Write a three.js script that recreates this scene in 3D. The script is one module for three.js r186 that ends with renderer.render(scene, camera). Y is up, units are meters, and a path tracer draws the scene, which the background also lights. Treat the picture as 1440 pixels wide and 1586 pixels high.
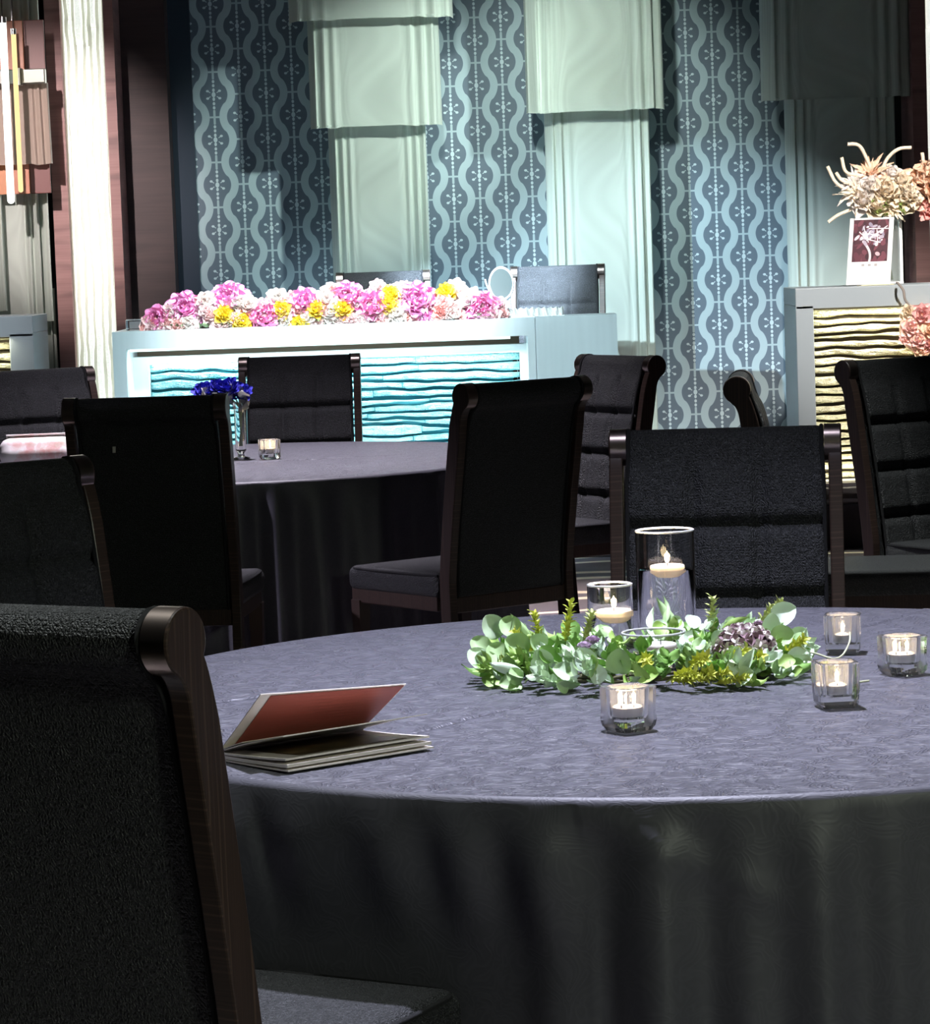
import * as THREE from 'three';
import { RoundedBoxGeometry } from 'three/addons/geometries/RoundedBoxGeometry.js';
import { mergeGeometries, mergeVertices } from 'three/addons/utils/BufferGeometryUtils.js';
import { RectAreaLightUniformsLib } from 'three/addons/lights/RectAreaLightUniformsLib.js';

// ------------------------------------------------------------------ camera, exposure, lights
// world: x right, y up, camera looks to -z; "d" below is the distance in front of the camera (z = -d)
RectAreaLightUniformsLib.init();
const scene = new THREE.Scene();
scene.background = new THREE.Color(0x000000);
const camera = new THREE.PerspectiveCamera(19.232, 1440 / 1586, 0.1, 60);
camera.position.set(0, 1.4118, 0);
camera.rotation.order = 'YXZ';
camera.rotation.set(-0.0855, 0, -0.0352);
const renderer = new THREE.WebGLRenderer({ antialias: true });
renderer.toneMapping = THREE.LinearToneMapping;
renderer.toneMappingExposure = 1.0;
renderer.shadowMap.enabled = true;

const V = (x, y, d) => new THREE.Vector3(x, y, -d);
const fixtures = [];       // the ceiling fittings are built further down, one for each of these lights
function spot(what, x, y, d, tx, ty, td, color, cd, angleDeg, penumbra = 0.5, radius = 2, fitting = true) {
  const l = new THREE.SpotLight(color, cd, 0, angleDeg * Math.PI / 180, penumbra, 2);
  l.position.copy(V(x, y, d)); l.target.position.copy(V(tx, ty, td));
  l.castShadow = true; l.shadow.radius = radius; l.shadow.mapSize.set(1024, 1024);
  l.shadow.camera.near = 0.05; l.shadow.camera.far = 25;
  scene.add(l); scene.add(l.target);
  if (fitting) fixtures.push({ what, x, y, d, tx, ty, td, color });
  return l;
}
// guest-table downlights
spot('aimed at the near round table', 0.2, 3.9, 5.0, 0.36, 0.72, 4.8, 0xe3e5ff, 108, 29.5, 0.75, 3);
spot('aimed at the middle round table', -0.75, 3.9, 10.5, -0.7, 0.72, 10.5, 0xf0e8f8, 112, 27.5, 0.75, 3);
spot('aimed at the seats on the right', 1.4, 3.9, 8.8, 1.25, 0.4, 8.7, 0xeef4f2, 44, 19, 0.8, 3);
spot('aimed at the nearest chair', -1.0, 3.9, 4.0, -0.7, 0.9, 3.6, 0xeef4f2, 34, 14, 0.8, 3);
spot('aimed at the carpet before the stage', 0.4, 3.9, 11.0, 0.5, 0, 11.9, 0xffe9d8, 80, 14, 0.5, 3);
// added fill spot behind the camera to the right: the only light on the near cloth's front
spot('added as dim fill behind the camera', 2.6, 2.7, 0.0, 0.2, 0.5, 3.9, 0xe6f0da, 22, 28, 0.8, 10);
spot('added low at the left to graze the middle cloth', -4.6, 2.5, 9.15, -0.4, 0.35, 9.45, 0xe4dcf6, 44, 12, 0.8, 4);  // added to bring out the middle cloth's folds, an invented source
// stage: flowers and head table, drapes, column, counter
spot('aimed down on the flower mound', -0.5, 4.0, 12.9, -0.6, 1.1, 14.45, 0xf4fbff, 175, 17, 0.5, 3);
spot('aimed at the front of the head table', -0.4, 4.0, 9.9, -0.42, 0.85, 14.3, 0xdef8ff, 105, 17, 0.35, 3);
spot('washing the drape left of the middle panel', 3.5, 4.0, 11.8, -0.25, 2.15, 16.3, 0xf0fff6, 165, 7.6, 0.6, 6);
spot('washing the drape right of the middle panel', -0.1, 4.0, 11.4, 0.68, 2.1, 16.3, 0xf0fff6, 84, 11.5, 0.6, 8);
spot('aimed at the two chairs behind the head table', 0.3, 4.0, 12.1, 0.15, 1.38, 15.4, 0xd0e8ff, 950, 7.5, 0.4, 2);
spot('aimed at the right counter', 2.0, 4.0, 9.9, 2.0, 1.4, 14.0, 0xfff8f0, 165, 12.5, 0.6, 3);
spot('aimed at the left column', -2.6, 4.0, 9.6, -2.12, 1.85, 16.18, 0xffeeec, 210, 7, 0.7, 3);
spot('aimed at the left counter', -2.3, 4.0, 9.9, -2.4, 1.1, 14.2, 0xf4fbff, 70, 8, 0.6, 3);
// key spot from the left: pools on the right papered panel and throws the stage chair's shadow there
spot('key light from the left, aimed at the right papered panel', -3.3, 3.9, 10.1, 1.2, 0.95, 16.4, 0xd8f0ff, 330, 8.5, 0.6, 1.5);
// floor uplights behind the stage table
function uplight(what, x, d, tx, ty, td, color, cd, a) { return spot(what, x, 0.44, d, tx, ty, td, color, cd, a, 0.8, 4); }
uplight('under the dim papered panel', -1.08, 16.15, -1.08, 1.5, 16.62, 0xbfe0ff, .8, 50);
uplight('under the middle papered panel', 0.19, 16.15, 0.19, 1.7, 16.62, 0xc8eaff, 2.5, 50);

// ------------------------------------------------------------------ small tools
function rng(seed) { let a = seed >>> 0; return () => { a = (a + 0x6D2B79F5) >>> 0; let t = a; t = Math.imul(t ^ (t >>> 15), t | 1); t ^= t + Math.imul(t ^ (t >>> 7), t | 61); return ((t ^ (t >>> 14)) >>> 0) / 4294967296; }; }
const clamp = (v, a = 0, b = 1) => Math.min(b, Math.max(a, v));
const mix = (a, b, t) => a + (b - a) * t;
const smooth = (a, b, x) => { const t = clamp((x - a) / (b - a)); return t * t * (3 - 2 * t); };
// periodic gradient noise
const PERM = (() => { const r = rng(77), p = Array.from({ length: 256 }, (_, i) => i); for (let i = 255; i > 0; i--) { const j = Math.floor(r() * (i + 1)); [p[i], p[j]] = [p[j], p[i]]; } return p.concat(p); })();
const GRAD = Array.from({ length: 16 }, (_, i) => [Math.cos(i * Math.PI / 8), Math.sin(i * Math.PI / 8)]);
function noise(x, y, px = 256, py = 256, seed = 0) {
  const xi = Math.floor(x), yi = Math.floor(y), xf = x - xi, yf = y - yi;
  const g = (ix, iy, dx, dy) => { const a = ((ix % px) + px) % px, b = ((iy % py) + py) % py; const h = GRAD[PERM[(PERM[(a + seed * 31) & 255] + b) & 255] & 15]; return h[0] * dx + h[1] * dy; };
  const u = xf * xf * xf * (xf * (xf * 6 - 15) + 10), v = yf * yf * yf * (yf * (yf * 6 - 15) + 10);
  return mix(mix(g(xi, yi, xf, yf), g(xi + 1, yi, xf - 1, yf), u), mix(g(xi, yi + 1, xf, yf - 1), g(xi + 1, yi + 1, xf - 1, yf - 1), u), v) * 1.5;
}
function dataTex(w, h, fn, srgb = false, rx = 1, ry = 1) {
  const a = new Uint8Array(w * h * 4);
  for (let j = 0; j < h; j++) for (let i = 0; i < w; i++) {
    const c = fn(i / w, j / h), k = (j * w + i) * 4;
    a[k] = clamp(c[0]) * 255; a[k + 1] = clamp(c[1]) * 255; a[k + 2] = clamp(c[2]) * 255; a[k + 3] = 255;
  }
  const t = new THREE.DataTexture(a, w, h, THREE.RGBAFormat);
  t.wrapS = t.wrapT = THREE.RepeatWrapping; t.magFilter = THREE.LinearFilter; t.minFilter = THREE.LinearMipmapLinearFilter; t.generateMipmaps = true;
  if (srgb) t.colorSpace = THREE.SRGBColorSpace;
  t.repeat.set(rx, ry); t.needsUpdate = true; return t;
}
const grey = v => [v, v, v];
function canvasTex(w, h, draw, rx = 1, ry = 1) {
  const c = document.createElement('canvas'); c.width = w; c.height = h; const g = c.getContext('2d'); draw(g, w, h);
  const t = new THREE.CanvasTexture(c); t.colorSpace = THREE.SRGBColorSpace; t.wrapS = t.wrapT = THREE.RepeatWrapping; t.repeat.set(rx, ry); return t;
}
const used = {};
function numbered(name) { const n = used[name] = (used[name] ?? -1) + 1; return n ? `${name}_${String(n).padStart(3, '0')}` : name; }
function shade(o) { o.castShadow = true; o.receiveShadow = true; return o; }
function mesh(name, geo, mat, parent) { const m = shade(new THREE.Mesh(geo, mat)); m.name = numbered(name); parent.add(m); return m; }
function tag(o, label, category, group) { o.userData = { ...o.userData, label, category }; if (group) o.userData.group = group; return o; }
function thing(name, label, category, pos = [0, 0, 0], turn = 0, group) {
  const o = new THREE.Group(); o.name = numbered(name); o.position.set(pos[0], pos[1], -pos[2]); o.rotation.y = turn; scene.add(o);
  return tag(o, label, category, group);
}
function struct(name, geo, mat, pos) { const m = mesh(name, geo, mat, scene); m.userData.kind = 'structure'; if (pos) m.position.set(pos[0], pos[1], -pos[2]); return m; }
function copyOf(root, label) { const c = root.clone(); c.name = numbered(root.name.replace(/_\d+$/, '')); c.userData = { ...root.userData, label: label ?? root.userData.label }; scene.add(c); return c; }
function box(w, h, d, x = 0, y = 0, z = 0, r = 0) { const g = r ? new RoundedBoxGeometry(w, h, d, 2, r) : new THREE.BoxGeometry(w, h, d); return g.translate(x, y, z); }
// box whose uv are metres
function mbox(w, h, d, x = 0, y = 0, z = 0) {
  const g = new THREE.BoxGeometry(w, h, d), p = g.attributes.position, n = g.attributes.normal, uv = g.attributes.uv;
  for (let i = 0; i < p.count; i++) {
    const ax = Math.abs(n.getX(i)), ay = Math.abs(n.getY(i));
    if (ax > .5) uv.setXY(i, p.getZ(i) + z, p.getY(i) + y); else if (ay > .5) uv.setXY(i, p.getX(i) + x, p.getZ(i) + z); else uv.setXY(i, p.getX(i) + x, p.getY(i) + y);
  }
  return g.translate(x, y, z);
}
function grid(nu, nv, fn, uvfn, wrapU = false) {   // fn(u, v) -> [x, y, z]
  const pos = [], uv = [], idx = [];
  for (let j = 0; j <= nv; j++) for (let i = 0; i <= nu; i++) { const u = i / nu, v = j / nv; pos.push(...fn(u, v)); const t = uvfn ? uvfn(u, v) : [u, v]; uv.push(t[0], t[1]); }
  const w = nu + 1;
  for (let j = 0; j < nv; j++) for (let i = 0; i < nu; i++) { const a = j * w + i; idx.push(a, a + 1, a + w, a + 1, a + w + 1, a + w); }
  const g = new THREE.BufferGeometry();
  g.setAttribute('position', new THREE.Float32BufferAttribute(pos, 3)); g.setAttribute('uv', new THREE.Float32BufferAttribute(uv, 2)); g.setIndex(idx); g.computeVertexNormals();
  if (wrapU) { const n = g.attributes.normal; for (let j = 0; j <= nv; j++) { const a = j * w, b = a + nu; const x = n.getX(a) + n.getX(b), y = n.getY(a) + n.getY(b), z = n.getZ(a) + n.getZ(b), l = Math.hypot(x, y, z) || 1; n.setXYZ(a, x / l, y / l, z / l); n.setXYZ(b, x / l, y / l, z / l); } }
  return g;
}
const lathe = (pts, seg = 48) => new THREE.LatheGeometry(pts.map(p => new THREE.Vector2(p[0], p[1])), seg);
function tube(pts, r, seg = 24, rad = 8, closed = false) { return new THREE.TubeGeometry(new THREE.CatmullRomCurve3(pts.map(p => new THREE.Vector3(...p)), closed, 'centripetal'), seg, r, rad, closed); }
const merge = gs => { const all = gs.map(g => { const c = g.index ? g.toNonIndexed() : g; for (const k of Object.keys(c.attributes)) if (!['position', 'normal', 'uv'].includes(k)) c.deleteAttribute(k); return c; }); return mergeGeometries(all); };
const lin = (r, g, b) => new THREE.Color().setRGB(r, g, b);
const std = o => new THREE.MeshStandardMaterial(o);
const phys = o => new THREE.MeshPhysicalMaterial(o);

// ------------------------------------------------------------------ textures and materials
const wallpaperTex = (ground, line, bead) => canvasTex(768, 656, (g, w, h) => {
  // one tile = two ogee columns wide (0.288 m), one ogee high (0.246 m)
  g.fillStyle = ground; g.fillRect(0, 0, w, h);
  const cw = w / 2;
  g.lineCap = 'round'; g.lineJoin = 'round';
  const amp = cw * 0.17;
  for (let s = -1; s <= 4; s++) {               // wavy bands between columns
    g.strokeStyle = line; g.lineWidth = cw * 0.29; g.beginPath();
    for (let k = -8; k <= 72; k++) { const t = k / 64, ph = Math.cos(t * 2 * Math.PI); const sq = Math.sign(ph) * Math.pow(Math.abs(ph), 0.7); const x = s * cw + cw / 2 + (s % 2 === 0 ? 1 : -1) * amp * sq; const y = t * h; k === -8 ? g.moveTo(x, y) : g.lineTo(x, y); }
    g.stroke();
  }
  for (let c = -1; c <= 3; c++) for (let n = -1; n <= 1; n++) {
    const cx = c * cw + cw * 0, odd = ((c % 2) + 2) % 2, cy = n * h + (odd ? h / 2 : 0);   // centre of the open ogee
    const oy = cy + h / 2;                         // the neck of that column
    g.strokeStyle = line; g.lineWidth = cw * 0.07;
    g.beginPath(); g.moveTo(cx - cw * 0.35, oy); g.lineTo(cx + cw * 0.35, oy); g.stroke();      // tie
    g.lineWidth = cw * 0.085; g.beginPath(); g.moveTo(cx, oy - h * 0.14); g.lineTo(cx, oy + h * 0.14); g.stroke();
    g.fillStyle = bead;
    for (const dy of [-0.29, -0.2, 0.2, 0.29]) { g.beginPath(); g.ellipse(cx, cy + dy * h, cw * 0.05, cw * 0.062, 0, 0, 7); g.fill(); }
    g.beginPath(); g.ellipse(cx, cy, cw * 0.075, cw * 0.10, 0, 0, 7); g.fill();
    g.beginPath(); g.ellipse(cx, cy - h * 0.1, cw * 0.05, cw * 0.07, 0, 0, 7); g.fill();
    g.beginPath(); g.ellipse(cx, cy + h * 0.1, cw * 0.05, cw * 0.07, 0, 0, 7); g.fill();
    g.strokeStyle = bead; g.lineWidth = cw * 0.03;
    for (const [sx, sy] of [[1, 1], [1, -1], [-1, 1], [-1, -1]]) {
      g.beginPath(); g.moveTo(cx + sx * cw * 0.13, cy + sy * cw * 0.075); g.lineTo(cx + sx * cw * 0.21, cy + sy * cw * 0.13); g.stroke();
      g.beginPath(); g.ellipse(cx + sx * cw * 0.23, cy + sy * cw * 0.14, cw * 0.058, cw * 0.045, 0, 0, 7); g.fill();
    }
  }
}, 1 / 0.288, 1 / 0.246);
const M = {};
M.wallpaper = std({ map: wallpaperTex('#566572', '#9db0b6', '#b4c5ca'), roughness: .55 });
M.darkPaint = std({ color: lin(.03, .033, .037), roughness: .9 });
M.nightBlue = std({ color: lin(.02, .032, .05), roughness: .8 });
M.ceiling = std({ color: lin(.05, .05, .055), roughness: .95 });

const woodH = (c1, c2, seed) => dataTex(256, 1024, (u, v) => {           // grain runs along u (horizontal)
  const w = noise(u * 2, v * 6, 2, 6, seed) * .5;
  const a = noise(u * 2, v * 26 + w * 2, 2, 26, seed) * .5 + .5, b = noise(u * 4, v * 120, 4, 120, seed + 3) * .5 + .5;
  const dark = smooth(.62, .9, noise(u * 2 + 9, v * 14 + w, 2, 14, seed + 5) * .5 + .5);
  const t = clamp(a * .6 + b * .4); return [0, 1, 2].map(k => mix(c1[k], c2[k], t) * (1 - .18 * dark));
}, true, 1, 1);
M.columnWood = std({ map: woodH([.52, .37, .36], [.66, .50, .48], 3), roughness: .5 });
M.columnWoodShaded = std({ map: woodH([.20, .15, .148], [.29, .22, .215], 8), roughness: .55, });  // column wood with shade put into its colour, reused under the tablecloths
M.rosewood = std({ map: dataTex(512, 256, (u, v) => {
  const w = noise(u * 4, v * 2, 4, 2, 12) * .6; const a = noise(u * 60 + w * 4, v * 2, 60, 2, 13) * .5 + .5, s = smooth(.55, .8, noise(u * 22 + w * 2, v * 1, 22, 1, 15) * .5 + .5);
  return [mix(.21, .29, a) + .09 * s, mix(.165, .225, a) + .075 * s, mix(.15, .20, a) + .06 * s];
}, true, 8, 2), roughness: .38 });
const crinkleH = (u, v) => { const bil = (f, g, k) => Math.abs(noise(u * f, v * g, f, g, k)); const a = bil(70, 60, 21) * .55 + bil(130, 120, 22) * .35 + bil(250, 240, 23) * .2; return clamp(1 - a * 1.5); };
const crinkle = dataTex(1024, 1024, (u, v) => grey(crinkleH(u, v)), false, 3, 3);
const crinkleCol = dataTex(1024, 1024, (u, v) => { const h = crinkleH(u, v); const t = smooth(.45, .98, h), f = noise(u * 110, v * 130, 110, 130, 25) > .62 ? .22 : 0; const q = mix(.155, .29, t) + f; return [q * .97, q * .99, q * 1.02]; }, true, 3, 3);
M.fabric = std({ map: crinkleCol, bumpMap: crinkle, bumpScale: .0035, roughness: .5 });
M.fabricPlain = std({ color: lin(.016, .016, .018), bumpMap: crinkle, bumpScale: .0012, roughness: .85 });
M.bronze = std({ color: lin(.44, .36, .32), metalness: 1, roughness: .28 });
M.steel = std({ color: lin(.6, .6, .6), metalness: 1, roughness: .3 });

function scroll(u, v, P, seed) {       // jacquard of little acanthus scrolls: warped, vermiculate lines; 0..1
  const wx = noise(u * P * .35, v * P * .35, Math.round(P * .35), Math.round(P * .35), seed) * 1.1, wy = noise(u * P * .35, v * P * .35, Math.round(P * .35), Math.round(P * .35), seed + 1) * 1.1;
  const n = noise(u * P + wx * 1.6, v * P + wy * 1.6, P, P, seed + 2);
  return Math.pow(.5 + .5 * Math.cos(n * 7), 1.3);
}
const seg = (px, py, ax, ay, bx, by) => { const dx = bx - ax, dy = by - ay, t = clamp(((px - ax) * dx + (py - ay) * dy) / (dx * dx + dy * dy)); return [Math.hypot(px - ax - t * dx, py - ay - t * dy), t]; };
M.clothTop = std({ color: lin(.118, .117, .138), roughness: .5,
  map: dataTex(1024, 1024, (u, v) => { const s = scroll(u, v, 60, 41); const q = .55 + .30 * s; return [q, q, q]; }),
  bumpMap: dataTex(1024, 1024, (u, v) => grey(scroll(u, v, 60, 41) * .8 + .2 * (noise(u * 300, v * 300, 300, 300, 49) * .5 + .5))), bumpScale: .0022 });
for (const t of ['map', 'bumpMap']) M.clothTop[t].repeat.set(1 / .95, 1 / .95);
M.clothSkirt = std({ color: lin(.082, .081, .096), roughness: .5,
  map: dataTex(1024, 1024, (u, v) => { const s = scroll(u, v, 40, 51); const q = .88 + .12 * s; return [q, q, q]; }),
  bumpMap: dataTex(1024, 1024, (u, v) => grey(scroll(u, v, 40, 51))), bumpScale: .00012 });
for (const t of ['map', 'bumpMap']) M.clothSkirt[t].repeat.set(1 / .6, 1 / .6);

M.organza = phys({ roughness: .8, transmission: .25, thickness: 0, side: THREE.DoubleSide,
  map: dataTex(1024, 512, (u, v) => {
    const wob = noise(u * 6, v * 3, 6, 3, 61) * .02;
    const a = noise((u + wob) * 90, v * 2, 90, 2, 62) * .5 + .5, b = noise((u + wob * 2) * 260, v * 4, 260, 4, 63) * .5 + .5, c = noise((u + wob * 3) * 28, v * 5, 28, 5, 64) * .5 + .5;
    const q = .75 + .08 * a + .07 * b + .02 * c; return [q * .95, q, q * .955];
  }, true, 1, .5) });
M.organzaWarm = phys({ color: lin(.42, .33, .28), roughness: .8, transmission: .3, thickness: 0, side: THREE.DoubleSide });

const stoneBump = dataTex(512, 512, (u, v) => { const a = noise(u * 12, v * 24, 12, 24, 71) * .5 + .5, b = noise(u * 40, v * 60, 40, 60, 72) * .5 + .5; return grey(a * .55 + b * .45); }, false, 3, 3);
const stoneMap = dataTex(512, 512, (u, v) => { const a = noise(u * 14, v * 30, 14, 30, 73) * .5 + .5, b = noise(u * 60, v * 60, 60, 60, 74) * .5 + .5; const q = .68 + .2 * a + .14 * b; return [q, q, q]; }, false, 3, 3);
M.stoneCyan = std({ color: lin(.36, .74, .80), map: stoneMap, bumpMap: stoneBump, bumpScale: .012, roughness: .7 });
M.stoneCream = std({ color: lin(.72, .68, .48), map: stoneMap, bumpMap: stoneBump, bumpScale: .012, roughness: .7 });
M.stoneGlow = std({ color: lin(.8, .8, .74), map: stoneMap, bumpMap: stoneBump, bumpScale: .01, roughness: .6, emissive: lin(.95, 1, .93), emissiveIntensity: .85 });
M.groove = std({ color: lin(.05, .055, .05), roughness: .9 });
M.grooveBrown = std({ color: lin(.08, .065, .045), roughness: .9 });
M.ledCyan = std({ color: 0x111111, emissive: lin(.75, 1, 1), emissiveIntensity: 2 });
M.ledWarm = std({ color: 0x111111, emissive: lin(1, .95, .6), emissiveIntensity: 2 });
M.lacquer = std({ color: lin(.58, .66, .68), roughness: .35, map: dataTex(256, 256, (u, v) => { const a = noise(u * 40, v * 3, 40, 3, 81) * .5 + .5; return grey(.92 + .08 * a); }) });
M.lacquerGrey = std({ color: lin(.29, .33, .36), roughness: .4 });
M.white = std({ color: lin(.8, .8, .8), roughness: .5 });
M.paper = std({ color: lin(.78, .74, .66), roughness: .7 });
M.glass = phys({ color: 0xffffff, transmission: 1, thickness: .01, ior: 1.5, roughness: 0 });
M.glassCut = phys({ color: lin(.97, .98, .98), transmission: .94, thickness: .01, ior: 1.5, roughness: .03 });  // slightly milky: diffuse white stands in for caustic light in the base
M.glassRim = phys({ color: lin(.95, .97, .95), transmission: .5, thickness: .004, ior: 1.5, roughness: .2 });
M.water = phys({ color: 0xffffff, transmission: 1, thickness: .05, ior: 1.33, roughness: 0 });
M.wax = phys({ color: lin(.93, .88, .80), roughness: .6, transmission: .4, thickness: 0, side: THREE.DoubleSide });
M.tin = std({ color: lin(.62, .60, .57), metalness: 1, roughness: .35 });
M.wick = std({ color: lin(.03, .025, .02), roughness: 1 });
M.flame = std({ color: 0x000000, emissive: lin(1, .78, .45), emissiveIntensity: 9 });
M.carpet = std({ roughness: 1, map: canvasTex(1024, 1024, (g, w, h) => {
  g.fillStyle = '#6b6673'; g.fillRect(0, 0, w, h);
  const r = rng(5);
  for (let k = 0; k < 9; k++) { const y = (k + .5) * h / 9; if (k % 3 === 1) continue;
    g.lineWidth = 26 + r() * 22; g.strokeStyle = ['#e8dccf', '#c79a86', '#efe7dc'][k % 3]; g.beginPath(); g.moveTo(-20, y);
    const ph = r() * 6; for (let i = 0; i <= 40; i++) g.lineTo(i / 40 * w + 10, y + 26 * Math.sin(i / 40 * 4 * Math.PI + ph)); g.stroke(); }
}, 1 / 2, 1 / 2), bumpMap: dataTex(256, 256, (u, v) => grey(noise(u * 100, v * 100, 100, 100, 90) * .5 + .5), false, 3, 3), bumpScale: .003 });

// ------------------------------------------------------------------ the room
struct('floor', mbox(13, .2, 23, 0, -.1, 0), M.carpet, [0, 0, 7]);
struct('ceiling', box(13, .2, 23), M.ceiling, [0, 4.3, 7]);
struct('wall_left', box(.2, 4.4, 23), M.darkPaint, [-6.4, 2.1, 7]);
struct('wall_right', box(.2, 4.4, 23), M.darkPaint, [6.4, 2.1, 7]);
struct('wall_front', box(13, 4.4, .2), M.darkPaint, [0, 2.1, -4.4]);
const wb = struct('wall_back', box(13, 4.4, .2), M.darkPaint, [0, 2.1, 16.85]);
// papered panels, children of the back wall
function papered(x0, x1, mat) {
  const m = mesh('wallpaper_panel', mbox(x1 - x0, 4.0, .05, (x0 + x1) / 2, 0, 0), mat, wb); m.position.set(0, .1, .125); return m;
}
papered(-1.43, -.5, M.wallpaper);
papered(-.3, .66, M.wallpaper); papered(.92, 1.95, M.wallpaper);
{ const s = mesh('dark_strip', box(.12, 4, .09, -1.47, .1, .14), M.nightBlue, wb); s.userData.label = 'plain dark blue strip beside the papered panel'; }
mesh('drape_backing', box(.18, 4, .04, -.4, .1, .12), M.darkPaint, wb);
mesh('drape_backing', box(.24, 4, .04, .79, .1, .12), M.darkPaint, wb);
mesh('drape_backing', box(.5, 4, .04, 2.21, .1, .12), M.darkPaint, wb);
// stage
{
  const st = struct('stage_floor', mbox(12.6, .3, 2.94, 0, 0, 0), std({ color: lin(.20, .18, .20), roughness: .6 }), [0, .15, 15.27]);
  mesh('stage_nosing', box(12.6, .03, .05, 0, .118, 1.48, .008), std({ color: lin(.25, .23, .26), roughness: .35 }), st);
  mesh('stage_nosing', box(12.6, .015, .03, 0, .072, 1.475), std({ color: lin(.2, .18, .22), roughness: .4 }), st);
  mesh('stage_riser', box(12.6, .2, .01, 0, -.045, 1.474), std({ color: lin(.05, .045, .06), roughness: .9 }), st);
}

// layered stone strips: rows between wavy joints, each strip a part of its own; x to the right, y up, facing +z
function stoneStrips(parent, w, h, rows, perRow, mat, seed, opt = {}) {
  const r = rng(seed), vert = opt.vertical;
  const L = vert ? h : w, T = vert ? w : h, rh = T / rows, amp = (opt.amp ?? .3) * rh;
  const wav = (k, s) => (k === 0 || k === rows) ? k * rh : k * rh + .26 * rh * Math.sin(k * 12.9898 + seed * 4.1) + amp * (noise(s * (opt.freq ?? 2.2) + k * 7.3, k * 1.7 + .5, 256, 256, seed % 7) + .45 * noise(s * 9 + k * 3.1, k * 2.1, 256, 256, 3));
  for (let k = 0; k < rows; k++) {
    const cuts = [0]; for (let i = 1; i < perRow; i++) cuts.push(clamp((i + (r() - .5) * .8) / perRow, .05, .95)); cuts.push(1);
    for (let c = 0; c < perRow; c++) {
      const s0 = cuts[c] * L + .001, s1 = cuts[c + 1] * L - .001, lift = .006 + r() * .016, ph = r() * 50, n = Math.max(8, Math.round((s1 - s0) / .022));
      const gap = (.0035 + r() * .004) * (vert ? 1.3 : 1);
      const g = grid(n, 8, (u, v) => {
        const s = mix(s0, s1, u), a = wav(k, s), b = wav(k + 1, s), pinch = smooth(.0, .5, noise(s * 3 + ph, k * 2.2, 256, 256, 5)) * .3;
        const q = mix(a + gap + pinch * rh * .5, b - gap, v), e = Math.min(1, Math.sin(Math.PI * clamp(v * .92 + .04)) * 1.9);
        const z = -.015 + e * (lift + .014 + .008 * noise(s * 22, q * 40, 256, 256, 2) + .006 * noise(s * 60, q * 90, 256, 256, 4)) * Math.min(1, Math.min(u, 1 - u) * n * .9 + .2);
        return vert ? [T - q, s, z] : [s, q, z];
      }, (u, v) => { const s = mix(s0, s1, u), q = mix(k * rh, (k + 1) * rh, v); return vert ? [q, s] : [s, q]; });
      const m = mesh('stone_strip', g, mat, parent); m.position.set(...opt.pos);
    }
  }
}
// columns with a backlit stone inlay
function pillar(x0, x1, gx0, gx1, d, dark) {
  const p = new THREE.Group(); p.name = numbered('pillar'); p.userData.kind = 'structure'; p.position.set(0, .3, -d); scene.add(p);
  const H = 3.9, dep = .42;
  mesh('wood_face', mbox(gx0 - x0, H, dep, (x0 + gx0) / 2, H / 2, -dep / 2), M.columnWood, p);
  mesh('wood_face', mbox(x1 - gx1, H, dep, (x1 + gx1) / 2, H / 2, -dep / 2), M.columnWood, p);
  mesh('inlay_back', box(gx1 - gx0, H, .05, (gx0 + gx1) / 2, H / 2, -.09), std({ color: lin(.55, .55, .5), emissive: lin(.9, .95, .6), emissiveIntensity: .06 }), p);
  stoneStrips(p, gx1 - gx0 - .004, H, 6, 3, M.stoneGlow, 11 + Math.round(x0), { vertical: true, amp: .3, freq: 1.6, pos: [gx0 + .002, 0, -.05] });
  if (dark) { mesh('shaded_wood_return', mbox(dark - x1 - .002, H, .3, (x1 + dark) / 2, H / 2, -.45), M.columnWoodShaded, p); }  // recessed, darkened wood paints the unlit part of the column
  const l = new THREE.RectAreaLight(lin(1, 1, .92), 2.2, gx1 - gx0, 3.4); l.position.set((gx0 + gx1) / 2, 1.9, .02); l.lookAt(V((gx0 + gx1) / 2, 2.2, 0)); p.add(l); l.rotation.set(0, Math.PI, 0);
  return p;
}
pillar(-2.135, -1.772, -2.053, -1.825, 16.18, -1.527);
pillar(2.453, 2.82, 2.53, 2.76, 16.18);

// ------------------------------------------------------------------ organza drapes
function drapeShell(cx, hw, yTop, yHem, dep, dBack, seed, pleat = 1) {
  // plan: side returns curving into a flat front, small pleats near both sides
  const r = rng(seed), ph = [r() * 6, r() * 6, r() * 6];
  const plan = u => { const a = Math.PI * u, e = .26; const sx = -Math.sign(Math.cos(a)) * Math.pow(Math.abs(Math.cos(a)), e), sz = Math.pow(Math.sin(a), e * 1.3); return [sx, sz]; };
  return grid(150, 40, (u, v) => {
    const [sx, sz] = plan(.015 + .97 * (.5 - .5 * Math.cos(Math.PI * u)) * .35 + .97 * u * .65);
    const y = mix(yHem, yTop, v), edge = smooth(.35, .95, Math.abs(sx));
    const pl = pleat * (.004 + .010 * edge) * Math.sin(sx * 38 + ph[0] + .25 * Math.sin(v * 2 + ph[1])) + pleat * .0025 * noise(sx * 16 + seed, v * .5, 256, 256, 6);
    const flare = 1 + .02 * (1 - v);
    return [cx + sx * hw * flare + pl * .5 * edge, y + .006 * noise(sx * 6 + seed, 1.5, 256, 256, 7) * (1 - v), -dBack + sz * dep + pl * (sz > .5 ? 1 : 0)];
  }, (u, v) => [u * 1.0 + seed * .37, mix(yHem, yTop, v)]);
}
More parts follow.
